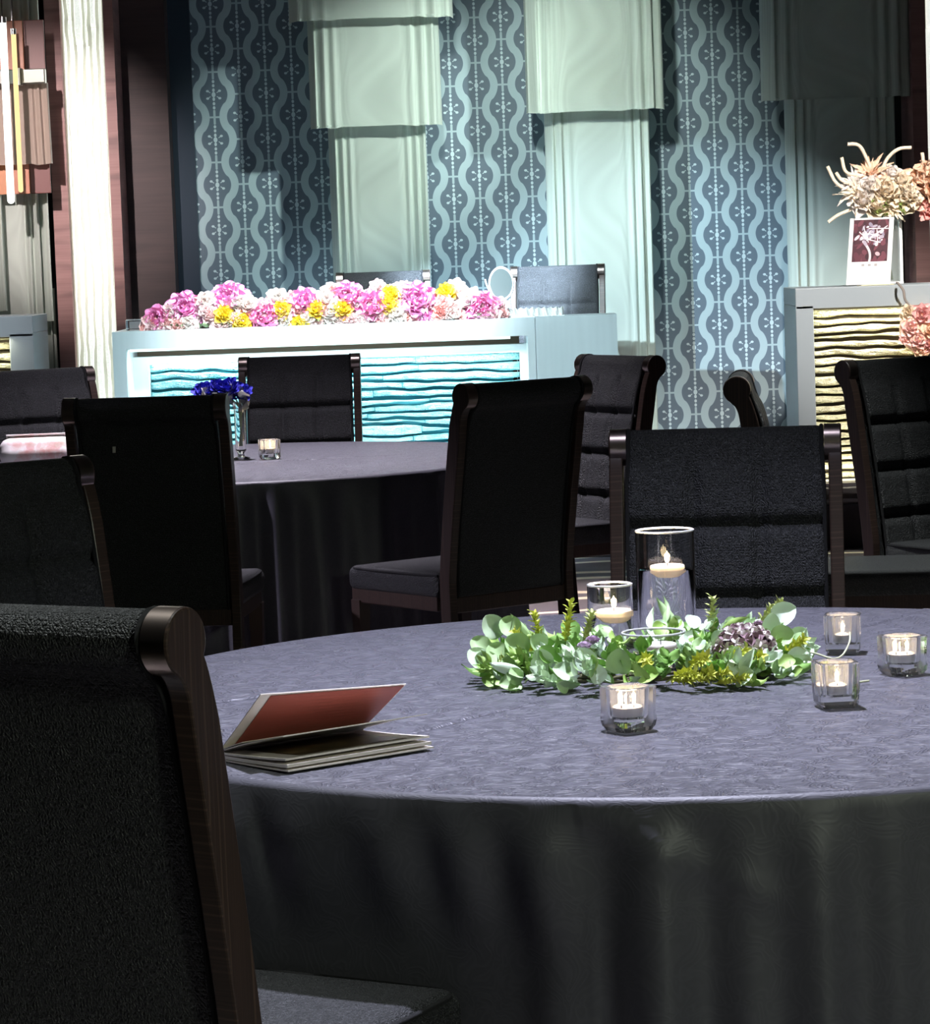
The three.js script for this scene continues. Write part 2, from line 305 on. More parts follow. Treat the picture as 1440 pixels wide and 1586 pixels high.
function drape(label, cx, tiers, seed) {
  const t = thing('organza_drape', label, 'drape', [0, 0, 0]);
  tiers.forEach(([hw, hem, dep, dBack], k) => {
    const m = mesh(k === tiers.length - 1 ? 'drape_base' : 'drape_tier', drapeShell(cx[k] ?? cx[0], hw, 4.19, hem, dep, dBack, seed + k), M.organza, t);
    if (k < tiers.length - 1) {
      const h = mesh('hem', drapeShell(cx[k] ?? cx[0], hw + .0015, hem + .012, hem - .001, dep + .0015, dBack, seed + k), M.organza, m);
    }
  });
  return t;
}
drape('pale grey organza drape with three stepped tiers behind the left stage chair', [-.402, -.398, -.398], [[.43, 2.66, .36, 16.46], [.345, 2.10, .24, 16.45], [.262, .31, .16, 16.5]], 3);
drape('pale grey organza drape with its hem between the two lit patterned wall panels', [.768, .784], [[.362, 2.14, .25, 16.45], [.28, .31, .16, 16.5]], 12);
drape('dim grey organza drape hanging behind the counter with the photo card', [2.06, 2.096], [[.39, 2.16, .25, 16.45], [.292, .31, .16, 16.5]], 21);

// ------------------------------------------------------------------ left bay: drape, rail, tube lamps
{
  mesh('copper_panel', mbox(1.1, 4, .05, -2.85, .1, .14), std({ color: lin(.35, .11, .06), roughness: .35 }), wb);
  const t = thing('organza_drape', 'narrow grey organza drape at the far left beside the glowing column', 'drape');
  mesh('drape_base', drapeShell(-2.42, .27, 4.19, 1.13, .12, 16.2, 31, 2.2), M.organza, t);
  mesh('drape_panel', drapeShell(-2.62, .24, 4.19, 1.19, .05, 16.02, 33, 1), M.organza, t);
  mesh('drape_base', drapeShell(-2.36, .2, 1.3, .31, .06, 16.3, 35, 1), M.organza, t);
  const cs = thing('copper_screen', 'orange-brown panel hanging behind the tube lamps at far left', 'panel', [-2.27, 1.80, 15.93]);
  for (let i = 0; i < 3; i++) mesh('panel_strip', box(.105, .90, .012, -.11 + i * .11, .45, 0, .003), std({ color: [lin(.50, .20, .09), lin(.42, .15, .08), lin(.14, .035, .03)][i], roughness: .4 }), cs);
  mesh('hanger', box(.01, 1.5, .006, 0, 1.64, 0), M.steel, cs);
  const v = thing('sheer_valance', 'short beige sheer valance under the grey rail at far left', 'valance');
  mesh('sheer_cloth', drapeShell(-2.32, .23, 2.37, 1.95, .05, 15.90, 37, .8), M.organzaWarm, v);
  const rl = thing('curtain_rail', 'grey horizontal rail crossing the drape at the far left', 'rail', [-2.42, 2.40, 15.79]);
  mesh('bar', box(.66, .075, .06, 0, 0, 0, .006), std({ color: lin(.16, .17, .15), roughness: .3, metalness: .6 }), rl);
  mesh('bracket', box(.035, .09, .075, .19, 0, .002, .005), M.steel, rl);
  for (const [x, y0, y1, r, mat, lab, c, I] of [[-2.275, 1.745, 2.68, .019, std({ color: 0x222222, emissive: lin(1, 1, .95), emissiveIntensity: 3 }), 'bright white tube lamp hanging at the far left', 0xffffff, 1.2], [-2.222, 1.80, 2.62, .013, std({ color: 0x222222, emissive: lin(1, .72, .33), emissiveIntensity: 1.3 }), 'thinner amber tube lamp hanging right of the white tube', 0xffc080, .5]]) {
    const L = thing('tube_lamp', lab, 'lamp', [x, y0, 15.62]);
    mesh('tube', new THREE.CapsuleGeometry(r, y1 - y0 - 2 * r, 6, 16).translate(0, (y1 - y0) / 2, 0), mat, L);
    mesh('end_cap', new THREE.CylinderGeometry(r * 1.05, r * 1.05, .03, 16).translate(0, y1 - y0, 0), M.steel, L);
    mesh('cord', new THREE.CylinderGeometry(.003, .003, 4.19 - y1, 6).translate(0, y1 - y0 + (4.19 - y1) / 2, 0), M.wick, L);
    const p = new THREE.RectAreaLight(c, I * 2, r * 2, y1 - y0); p.position.set(0, (y1 - y0) / 2, r + .005); p.rotation.y = Math.PI; L.add(p);
    const q = p.clone(); q.position.z = -r - .005; q.rotation.y = 0; L.add(q);
  }
}

// ------------------------------------------------------------------ counters and the stage table
function counter(label, x0, x1, stoneX0, stoneX1, seed) {
  const W = x1 - x0, t = thing('counter', label, 'counter', [x0, .3, 13.92], 0, undefined), H = .895, D = .5;
  const sx0 = stoneX0 - x0, sx1 = stoneX1 - x0;
  mesh('countertop', mergeGeometries([box(W, .08, D, W / 2, H - .04, -D / 2, .004), box(W, .02, .012, W / 2, H - .085, -.006, .002)]), M.lacquerGrey, t);
  mesh('side_panel', box(sx0, H - .08, D, sx0 / 2, (H - .08) / 2, -D / 2, .004), M.lacquerGrey, t);
  mesh('side_panel', box(W - sx1, H - .08, D, (W + sx1) / 2, (H - .08) / 2, -D / 2, .004), M.lacquerGrey, t);
  mesh('back_panel', box(sx1 - sx0, H - .08, .04, (sx0 + sx1) / 2, (H - .08) / 2, -.14), M.grooveBrown, t);
  const led = mesh('led_strip', box(sx1 - sx0 - .02, .012, .012, (sx0 + sx1) / 2, H - .087, -.022), M.ledWarm, t);
  stoneStrips(t, sx1 - sx0, H - .1, 20, 2, M.stoneCream, seed, { amp: .4, pos: [sx0, .002, -.1] });
  const l = new THREE.RectAreaLight(lin(1, .96, .70), 55, sx1 - sx0 - .02, .03); l.position.set((sx0 + sx1) / 2, H - .1, -.03); t.add(l); l.lookAt(V((x0 + x1) / 2, .5, 14.02));
  const l2 = new THREE.RectAreaLight(lin(1, .96, .70), 45, sx1 - sx0 - .02, .03); l2.position.set((sx0 + sx1) / 2, .012, -.02); t.add(l2); l2.lookAt(V((x0 + x1) / 2, .9, 14.02));
  mesh('led_strip', box(sx1 - sx0 - .02, .008, .012, (sx0 + sx1) / 2, .005, -.015), M.ledWarm, t);
  return t;
}
counter('grey counter with yellow-lit layered stone front, holding the photo card', 1.552, 3.1, 1.634, 3.02, 5);
counter('grey counter with stone front cut off by the left edge', -3.4, -1.955, -3.3, -2.066, 6);
{
  const t = thing('sweetheart_table', 'pale blue-white head table with turquoise-lit layered stone front on the stage', 'table', [-1.637, .3, 14.3]);
  const H = .797, W = 1.998, D = .8;
  mesh('tabletop', mbox(W, .085, D, W / 2, H - .0425, -D / 2), M.lacquer, t);
  mesh('side_panel', mbox(.063, H - .085, D, .0315, (H - .085) / 2, -D / 2), M.lacquer, t);
  mesh('side_panel', mbox(.036, H - .085, D, W - .018, (H - .085) / 2, -D / 2), M.lacquer, t);
  mesh('wing_panel', mbox(.386, H + .002, .3, W + .195, (H + .002) / 2, -.156), M.lacquer, t);
  // recessed inner frame with the stone panel
  const f = mesh('inner_frame', merge([mbox(1.9, .04, .1, .063 + .949, .645, -.35), mbox(.072, .625, .1, .063 + .036, .3125, -.35), mbox(.036, .625, .1, 1.928 + .018, .3125, -.35)]), M.lacquer, t);
  mesh('slot_shade_plate', box(1.86, .12, .02, 1.0, .65, -.44), M.grooveBrown, t);  // dark plate added to paint the shade in the slot under the top
  mesh('back_panel', box(1.83, .63, .02, .98, .315, -.41), std({ color: lin(.06, .34, .40), roughness: .9 }), t);
  stoneStrips(t, 1.792, .625, 16, 3, M.stoneCyan, 9, { amp: .42, freq: 1.7, pos: [.135, .002, -.365] });
  mesh('led_strip', box(1.75, .01, .012, 1.03, .631, -.31), M.ledCyan, t);
  const l = new THREE.RectAreaLight(lin(.80, 1, 1), 60, 1.76, .03); l.position.set(1.03, .622, -.30); t.add(l); l.lookAt(V(-.6, .45, 14.70));
  const l2 = new THREE.RectAreaLight(lin(.72, 1, 1), 55, 1.76, .03); l2.position.set(1.03, .02, -.28); t.add(l2); l2.lookAt(V(-.6, .75, 14.70));
  mesh('led_strip', box(1.75, .01, .012, 1.03, .008, -.275), M.ledCyan, t);
  mesh('led_strip', box(1.80, .012, .012, .98, H - .092, -.03), M.ledCyan, t);  // strip and its light added to brighten the inner frame
  const l3 = new THREE.RectAreaLight(lin(.88, 1, 1), 42, 1.80, .03); l3.position.set(.98, H - .102, -.04); t.add(l3); l3.lookAt(V(-.65, .62, 14.62));
}

// ------------------------------------------------------------------ chairs
const chairParts = (() => {
  const C = [-.118, .995];
  const loop = [[.03, .40], [.022, .50], [0, .64], [-.026, .78], [-.052, .90], [-.074, .965], [-.094, 1.02], [-.118, 1.031], [-.145, 1.021], [-.153, .995], [-.143, .968], [-.122, .950], [-.106, .915], [-.086, .82], [-.06, .68], [-.04, .55], [-.03, .45], [-.028, .40], [0, .388]];
  const curve = new THREE.CatmullRomCurve3(loop.map(p => new THREE.Vector3(0, p[1], p[0])), true, 'centripetal');
  const N = 150, pts = curve.getSpacedPoints(N);
  const cen = (a, b) => new THREE.Vector3(0, a, b);
  const front = p => p.z > -.12 && p.y < 1.0 && (() => { const yy = p.y; const mid = mix(0, -.08, clamp((yy - .4) / .52)); return p.z > mid; })();
  const halfW = y => mix(.205, .2025, smooth(.90, .985, y));
  const groove = (x, c, w) => Math.exp(-(((x - c) / w) ** 2));
  const NV = 48;
  const back = grid(N, NV, (u, v) => {
    const k = Math.round(u * N) % N, p = pts[k], q = pts[(k + 1) % N], o = pts[(k + N - 1) % N];
    const ty = q.y - o.y, tz = q.z - o.z, l = Math.hypot(ty, tz) || 1; let ny = -tz / l, nz = ty / l;      // outward normal for this winding
    const s = v * 2 - 1, hw = halfW(p.y), a = Math.abs(s);
    const rr = .012, over = Math.max(0, a * hw - (hw - rr)), inset = rr - Math.sqrt(Math.max(0, rr * rr - over * over));
    let off = -inset;
    if (front(p)) {
      let gsum = 0; for (const c of [-1 / 3, 1 / 3]) gsum = Math.max(gsum, groove(s * hw, c * .205, .015)); let gh = 0;
      for (const c of [.545, .69, .835]) gh = Math.max(gh, groove(p.y, c, .015));
      const pill = .010 * (1 - .5 * Math.abs(Math.sin(3 * Math.PI * (s + 1 / 3) / 2))) * 1;
      const lowFade = smooth(.975, .93, p.y) * smooth(.40, .43, p.y);
      off += lowFade * (pill * .9 - .018 * gh - .021 * gsum);
    }
    return [s * hw, p.y + ny * off, p.z + nz * off];
  }, (u, v) => [v * .41, u * 1.33], true);
  const caps = [-1, 1].map(s => { const sh = []; const pos = [0, .7, -.04], idx = []; pts.slice(0, N).forEach(p => { const q = pts[(pts.indexOf(p) + 1) % N], o = pts[(pts.indexOf(p) + N - 1) % N]; const ty = q.y - o.y, tz = q.z - o.z, l = Math.hypot(ty, tz) || 1; sh.push([s * (halfW(p.y) - .0), p.y + tz / l * .0118, p.z - ty / l * .0118]); });
    const S = new THREE.Shape(sh.map(p => new THREE.Vector2(p[2], p[1]))); const g = new THREE.ShapeGeometry(S); const P = g.attributes.position; for (let i = 0; i < P.count; i++) { const z = P.getX(i), y = P.getY(i); P.setXYZ(i, s * halfW(y), y, z); } g.computeVertexNormals(); return g; });
  const backGeo = merge([back, ...caps]);
  const piping = merge([-1, 1].map(s => tube(pts.slice(0, N).filter((_, i) => i % 3 === 0).map(p => { return [s * (halfW(p.y) - .003), p.y, p.z]; }), .0045, 110, 6, true)));
  // side post with its rounded head
  const S = new THREE.Shape();
  S.moveTo(-.062, 0); S.quadraticCurveTo(-.036, .22, -.034, .44); S.bezierCurveTo(-.05, .60, -.09, .78, -.112, .925); S.quadraticCurveTo(-.118, .953, -.139, .966);
  S.absarc(C[0], C[1], .036, -2.2, -.55, true); S.quadraticCurveTo(-.076, .955, -.062, .90); S.bezierCurveTo(-.04, .78, -.012, .62, .008, .46); S.quadraticCurveTo(.008, .22, -.022, 0); S.closePath();
  const post = s => { const g = new THREE.ExtrudeGeometry(S, { depth: .022, bevelEnabled: true, bevelThickness: .003, bevelSize: .003, bevelSegments: 2, curveSegments: 14 }); g.rotateY(-Math.PI / 2); g.translate(s > 0 ? .237 : -.237 + .022, 0, 0); return g; };
  const cap = s => new THREE.CylinderGeometry(.0392, .0392, .0325, 48).rotateZ(Math.PI / 2).translate(s * .2205, C[1], C[0]);
  // seat cushion: crowned rounded slab
  const seat = new RoundedBoxGeometry(.455, .075, .455, 6, .026); { const p = seat.attributes.position; for (let i = 0; i < p.count; i++) { const x = p.getX(i), y = p.getY(i), z = p.getZ(i); if (y > 0) p.setY(i, y + .012 * (1 - (x / .23) ** 2) * (1 - (z / .23) ** 2)); } seat.computeVertexNormals(); seat.translate(0, .4275, .265); const uv = seat.attributes.uv; for (let i = 0; i < uv.count; i++) uv.setXY(i, p.getX(i) + p.getY(i), p.getZ(i) + p.getY(i)); }
  const seatPipe = tube([[-.215, .458, .05], [-.221, .458, .1], [-.223, .458, .4], [-.21, .458, .475], [-.15, .458, .486], [.15, .458, .486], [.21, .458, .475], [.223, .458, .4], [.221, .458, .1], [.215, .458, .05]], .0045, 90, 6);
  const apron = box(.43, .05, .43, 0, .375, .27, .006), rail = box(.43, .05, .03, 0, .375, -.012, .005);
  const leg = s => { const g = new THREE.BoxGeometry(.042, .36, .042, 1, 4, 1); const p = g.attributes.position; for (let i = 0; i < p.count; i++) { const k = mix(.62, 1, (p.getY(i) + .18) / .36); p.setX(i, p.getX(i) * k); p.setZ(i, p.getZ(i) * k); } g.translate(s * .2, .18, .46); return g; };
  return { backGeo, piping, post, cap, seat, seatPipe, apron, rail, leg };
})();
function makeChair(label) {
  const t = thing('banquet_chair', label, 'chair');
  const P = chairParts;
  const b = mesh('backrest', P.backGeo, M.fabric, t); mesh('piping', P.piping, M.fabricPlain, b);
  const s = mesh('seat', P.seat, M.fabric, t); mesh('piping', P.seatPipe, M.fabricPlain, s);
  mesh('apron', P.apron, M.rosewood, t); mesh('back_rail', P.rail, M.rosewood, t);
  for (const k of [-1, 1]) { mesh('back_post', P.post(k), M.rosewood, t).userData.label = 'rosewood side post with rounded head'; mesh('metal_collar', P.cap(k), M.bronze, t).userData.label = 'polished bronze collar'; mesh('leg', P.leg(k), M.rosewood, t); }
  return t;
}
let chair0 = null;
function chair(label, topX, topD, fx, fd, group, baseY = 0) {
  const l = Math.hypot(fx, fd); fx /= l; fd /= l;
  const c = chair0 ? copyOf(chair0, label) : (chair0 = makeChair(label));
  c.userData.label = label; c.userData.group = group;
  c.position.set(topX + .118 * fx, baseY, -(topD + .118 * fd)); c.rotation.set(0, Math.atan2(fx, -fd), 0);
  return c;
}
const G1 = 'black banquet chairs around the near table', G2 = 'black banquet chairs around the middle table', G3 = 'black banquet chairs at the right', G4 = 'chairs behind the head table';
chair('nearest black chair seen from behind, bronze collar shining at its rolled top', -.52, 3.43, .5, .87, G1);
chair('black tufted chair facing right between the nearest chair and the table', -.945, 5.92, .65, -.76, G1);
chair('black tufted chair facing the camera right behind the tall candle vase', .545, 6.27, -.12, -.99, G1);
const c3 = chair('black chair seen from behind with a small pale tag, left of the middle table', -.91, 8.71, .1, 1, G2);
chair('black chair turned away to the left, its grey seat under the middle table edge', .185, 8.93, -.62, .78, G2);
chair('black tufted chair facing the camera in front of the turquoise stone panel', -.63, 11.9, -.02, -1, G2);
chair('black tufted chair turned left with its rolled top against the pale table wing', .565, 10.72, -.86, -.5, G2);
chair('black tufted chair at the left edge below the glowing column', -1.61, 11.4, .5, -.87, G2);
chair('black chair seen side-on, rolled top before the patterned wall', .815, 8.85, .99, -.12, G3);
chair('black tufted chair cut by the right edge, before the stone counter', 1.40, 9.64, .55, -.83, G3);
chair('spotlit grey chair mostly hidden behind the flower mound', -.375, 15.44, 0, -1, G4, .3);
chair('spotlit grey chair right of the oval mirror behind the head table', .515, 15.42, -.12, -.99, G4, .3);
{ const tg = mesh('paper_tag', box(.009, .018, .002), M.paper, c3); tg.position.set(.1, .88, -.106); tg.rotation.x = .2; tg.rotation.y = 0; tg.userData.label = 'small pale tag'; }

// ------------------------------------------------------------------ round tables under cloths
function roundTable(label, clothLabel, cx, cd, R, seed, near, seats) {
  const t = thing('round_table', label, 'table', [cx, 0, cd]);
  mesh('tabletop', new THREE.CylinderGeometry(R - .02, R - .02, .03, 64).translate(0, .695, 0), M.columnWoodShaded, t);
  mesh('pedestal', lathe([[.0, .04], [.32, .04], [.33, .05], [.1, .1], [.06, .2], [.06, .6], [.14, .66], [.2, .68], [0, .68]], 24), M.steel, t);
  const c = thing('tablecloth', clothLabel, 'tablecloth', [cx, 0, cd]);
  const r = rng(seed), F = Array.from({ length: 7 }, (_, i) => [[11, 19, 29, 37, 47, 56, 67][i], r() * 6.28, [.3, .35, .6, .8, .9, .8, .4][i]]);
  const Y = .72;
  const rim = .012;
  // flat top with a few pressed creases
  const creases = near ? [[.10, -.24, .50, -.86], [-.50, .48, -.25, .12], [-.9, .1, -.5, -.12]] : [[-.6, .3, .7, -.1]];
  mesh('cloth_top', grid(200, 90, (u, v) => {
    const a = u * Math.PI * 2, rr = (R - rim) * v, x = Math.cos(a) * rr, z = Math.sin(a) * rr; let y = Y;
    return [x, y + 0, z];
  }, (u, v) => { const a = u * Math.PI * 2, rr = (R - rim) * v; return [Math.cos(a) * rr, Math.sin(a) * rr]; }, true), M.clothTop, c);
  creases.forEach(([x0, z0, x1, z1], i) => {
    const n = 30, L = Math.hypot(x1 - x0, z1 - z0), nx = -(z1 - z0) / L, nz = (x1 - x0) / L;
    mesh('fold_crease', grid(n, 6, (u, v) => { const w = (v - .5) * 2, k = Math.sin(Math.PI * u), wob = .004 * noise(u * 9 + i * 7, .5, 256, 256, 8); return [mix(x0, x1, u) + nx * (w * .007 + wob), Y + .0003 + .0034 * k * Math.exp(-w * w * 3.2) * (w > 0 ? 1 : .8), mix(z0, z1, u) + nz * (w * .007 + wob)]; }, (u, v) => [mix(x0, x1, u) + nx * (v - .5) * .012, mix(z0, z1, u) + nz * (v - .5) * .012]), M.clothTop, c);
  });
  const fold = (a, t) => { let s = 0; for (const [n, p, w] of F) s += w * Math.cos(n * a + p + .5 * Math.sin(3 * a + p) + .25 * t * Math.sin(5 * a + 2 * p)); return s / 1.9; };
  mesh('cloth_skirt', grid(1100, 40, (u, v) => {
    const a = u * Math.PI * 2;
    let rad, y;
    const tv = v;                                   // 0 rim .. 1 floor
    if (tv < .06) { const q = tv / .06 * Math.PI / 2; rad = R - rim + rim * Math.sin(q); y = Y - rim * (1 - Math.cos(q)); }
    else { const t = (tv - .06) / .94; y = mix(Y - rim, .006, t); const s = fold(a, t), amp = .010 * smooth(0, .1, t) + .056 * Math.pow(t, .75); rad = R + amp * (s * .62 + .30) + .018 * t; 
      if (near) { // a sewn seam at the left and a diagonal pull
        const da = a - 2.28; rad += .010 * smooth(.0, .010, da) * smooth(.25, .0, da) * smooth(0, .1, t);
        const dl = (a - 1.78) * 1.0 - (.0 + (-.62) * t * .72); void dl;
        const px = (1.80 - a), line = px * .50 - t * .72; rad += .006 * Math.exp(-((line / .02) ** 2)) * smooth(.28, .08, t) * (px > 0 ? 1 : 0);
      } }
    // the cloth gives way where a seat is pushed in under the table
    const ux = Math.cos(a), uz = Math.sin(a);
    if (y < .7) for (const [px0, pd0, fx0, fd0] of seats) {
      const l = Math.hypot(fx0, fd0), fx = fx0 / l, fz = -fd0 / l, ox = px0 + .628 * fx - cx, oz = -pd0 + .628 * fz + cd, uf = ux * fx + uz * fz; if (uf > -.3) continue;
      const rm = (ox * fx + oz * fz) / uf, lx = Math.abs((ux * rad - ox) * -fz + (uz * rad - oz) * fx);
      rad = mix(rad, Math.min(rad, rm), smooth(.62, .26, lx) * smooth(.70, .48, y));
    }
    return [ux * rad, y, uz * rad];
  }, (u, v) => [u * 6.28 * R, v * .72], true), M.clothSkirt, c);
  return c;
}
roundTable('round banquet table standing under the near grey-violet cloth', 'grey-violet patterned cloth on the near round table, carrying the candles and wreath', .358, 4.744, 1, 4, true, [[-.52, 3.43, .5, .87], [.545, 6.27, -.12, -.99], [-.945, 5.92, .65, -.76]]);
roundTable('round banquet table standing under the middle grey cloth', 'grey-violet cloth on the middle round table before the stage', -.787, 10.434, 1, 9, false, [[-.63, 11.9, -.02, -1], [.565, 10.72, -.86, -.5], [-1.61, 11.4, .5, -.87], [.185, 8.93, -.62, .78], [-.91, 8.71, .1, 1]]);

// ------------------------------------------------------------------ candles and glass
const TOP = .7215;
const flameGeo = lathe([[0, -.002], [.003, 0], [.0046, .004], [.0042, .008], [.0024, .0135], [.0008, .0175], [0, .019]], 16);
function addFlame(parent, y, cd = .03) {
  const w = mesh('wick', new THREE.CylinderGeometry(.0009, .0009, .008, 6).translate(0, y + .002, 0), M.wick, parent);
  mesh('flame', flameGeo.clone().translate(0, y + .006, 0), M.flame, parent);
  const l = new THREE.PointLight(lin(1, .72, .42), cd, 0, 2); l.position.set(0, y + .016, 0); l.shadow.radius = .25; l.castShadow = true; parent.add(l);
}
function cylinderVase(label, x, d, y, r, h, waterH) {
  const t = thing('cylinder_vase', label, 'vase', [x, y, d]), w = .0028;
  mesh('glass', lathe([[0, 0], [r - .002, 0], [r, .002], [r, h - .001], [r - w / 2, h], [r - w, h - .001], [r - w, .009], [r - w - .004, .006], [0, .006]], 64), M.glass, t);
  mesh('rim', new THREE.TorusGeometry(r - w / 2, .0019, 8, 64).rotateX(Math.PI / 2).translate(0, h + .0005, 0), M.glassRim, t);
  if (waterH) mesh('water', lathe([[0, .0065], [r - w - .0045, .0065], [r - w - .0006, .0095], [r - w - .0006, waterH], [0, waterH]], 64), M.water, t);
  return t;
}
function floatingCandle(label, x, d, y, r, lit = true) {
  const t = thing('floating_candle', label, 'candle', [x, y, d]);
  mesh('wax', lathe([[0, -.016], [r * .5, -.014], [r * .82, -.006], [r, .003], [r * .97, .008], [r * .85, .009], [r * .5, .007], [0, .0065]], 40), M.wax, t);
  if (lit) addFlame(t, .008, .30); else mesh('wick', new THREE.CylinderGeometry(.0009, .0009, .009, 6).translate(0, .011, 0), M.wick, t);
  return t;
}
cylinderVase('tall clear glass cylinder vase with water and a floating candle', .34, 5.15, TOP, .0505, .205, .138);
floatingCandle('lit white candle floating high in the tall vase', .343, 5.15, TOP + .137, .030);
cylinderVase('shorter clear glass cylinder vase left of the tall one', .24, 5.08, TOP, .0385, .123, .070);
floatingCandle('lit white candle floating in the shorter cylinder vase', .246, 5.08, TOP + .071, .033);
cylinderVase('low wide clear glass bowl half hidden in the wreath', .30, 4.90, TOP, .052, .062, .03);
floatingCandle('unlit white candle in the low glass bowl inside the wreath', .312, 4.90, TOP + .034, .027, false);

function ringProfile(rings, n = 48) {      // rings: [half, y, squareness 0..1]; a chamfered square morphing to a circle
  const pos = [], uv = [], idx = [];
  rings.forEach(([h, y, q], j) => { for (let i = 0; i < n; i++) { const a = (i + .5) / n * Math.PI * 2, c = Math.cos(a), s = Math.sin(a); const sq = 1 / Math.pow(Math.pow(Math.abs(c), 9) + Math.pow(Math.abs(s), 9), 1 / 9); const k = h * mix(1, Math.min(sq, 1.28), q); pos.push(c * k, y, s * k); uv.push(i / n, j); } });
  for (let j = 0; j < rings.length - 1; j++) for (let i = 0; i < n; i++) { const a = j * n + i, b = j * n + (i + 1) % n; idx.push(a, a + n, b, b, a + n, b + n); }
  const g = new THREE.BufferGeometry(); g.setAttribute('position', new THREE.Float32BufferAttribute(pos, 3)); g.setAttribute('uv', new THREE.Float32BufferAttribute(uv, 2)); g.setIndex(idx);
  const f = g.toNonIndexed(); f.computeVertexNormals(); return f;
}
const votiveGeo = ringProfile([[.0001, 0, 1], [.0235, 0, 1], [.0285, .006, 1], [.0302, .03, 1], [.0305, .064, 1], [.0295, .0655, 1], [.0262, .0655, .35], [.0250, .063, .1], [.0228, .02, 0], [.0205, .0165, 0], [.0001, .016, 0]]);
const votiveFlat = ringProfile([[.0001, 0, 1], [.0265, 0, .6], [.0300, .006, .75], [.0300, .014, 1], [.0290, .03, 1], [.0300, .058, 1], [.0290, .0595, 1], [.0262, .0595, .35], [.0250, .057, .1], [.0225, .020, 0], [.0205, .0165, 0], [.0001, .016, 0]]);
const cupGeo = lathe([[0, 0], [.0185, 0], [.0190, .001], [.0192, .0145], [.0198, .015], [.0188, .0152], [.0184, .014], [.0182, .001], [0, .001]], 32), waxGeo = lathe([[0, .0014], [.0178, .0014], [.0180, .0125], [.016, .0132], [.004, .0128], [0, .0125]], 32);
function votive(label, candleLabel, x, d, turn, geo, k = 1) {
  const t = thing('votive_glass', label, 'candle holder', [x, TOP, d], turn); mesh('glass', geo, M.glassCut, t); t.scale.setScalar(k);
  const c = thing('tealight', candleLabel, 'candle', [x, TOP + .0165 * k + .0003, d]); c.scale.setScalar(k);
  mesh('metal_cup', cupGeo, M.tin, c); mesh('wax', waxGeo, M.wax, c); addFlame(c, .0125, .05);
}
votive('thick glass votive nearest the camera, before the wreath', 'lit tealight in the votive before the wreath', .2245, 4.30, .62, votiveFlat, 1.06);
votive('square glass votive right of the wreath, second nearest', 'lit tealight in the square votive right of the wreath', .541, 4.45, .12, votiveGeo, 1.03);
votive('square glass votive farthest back, beside the cloth crease', 'lit tealight in the votive beside the cloth crease', .626, 5.03, -.18, votiveGeo, 1.0);
votive('squat glass votive at the right edge of the picture', 'lit tealight in the votive at the right edge', .686, 4.76, .5, votiveFlat, 1.04);
// a small one on the middle table
votive('small glass votive standing on the middle table', 'white tealight in the votive on the middle table', -.672, 10.5, .3, votiveFlat, 1.15);

// ------------------------------------------------------------------ leaves and flowers
const leafMats = [lin(.42, .60, .28), lin(.60, .76, .50), lin(.22, .42, .09), lin(.70, .84, .66), lin(.36, .54, .13)].map((c, i) => phys({ color: c, roughness: .55, transmission: .12, thickness: 0, side: THREE.DoubleSide }));
function leafGeo(len, wid, round, cup, seed) {     // from the origin along +y, facing +z
  return grid(6, 9, (u, v0) => { const s = u * 2 - 1, v = round ? .5 - .5 * Math.cos(Math.PI * v0) : v0, prof = round ? Math.sqrt(Math.max(0, 1 - (v * 2 - 1) ** 2)) * (1 - .12 * v) + .04 * (1 - v) : Math.pow(Math.sin(Math.PI * Math.pow(v, .75)), .9); const w = wid / 2 * prof; const x = s * w; return [x, v * len, cup * (s * s * w * 1.2 - .6 * len * (v - .3) ** 2) + .08 * len * noise(v * 2 + seed, s + seed, 256, 256, 3)]; });
}
const roundLeaves = [leafGeo(.032, .032, true, .25, 1), leafGeo(.038, .037, true, .35, 2), leafGeo(.027, .028, true, -.25, 3)];
const longLeaves = [leafGeo(.048, .020, false, .6, 4), leafGeo(.062, .018, false, -.5, 5)];
function face(m, axis, n) { const Y = axis.clone().normalize(), Z = n.clone().addScaledVector(Y, -n.dot(Y)).normalize(), X = new THREE.Vector3().crossVectors(Y, Z); m.quaternion.setFromRotationMatrix(new THREE.Matrix4().makeBasis(X, Y, Z)); }
const upQ = new THREE.Vector3(0, 1, 0);
function orient(m, dir, roll) { m.quaternion.setFromUnitVectors(upQ, dir.clone().normalize()); m.rotateY(roll); }
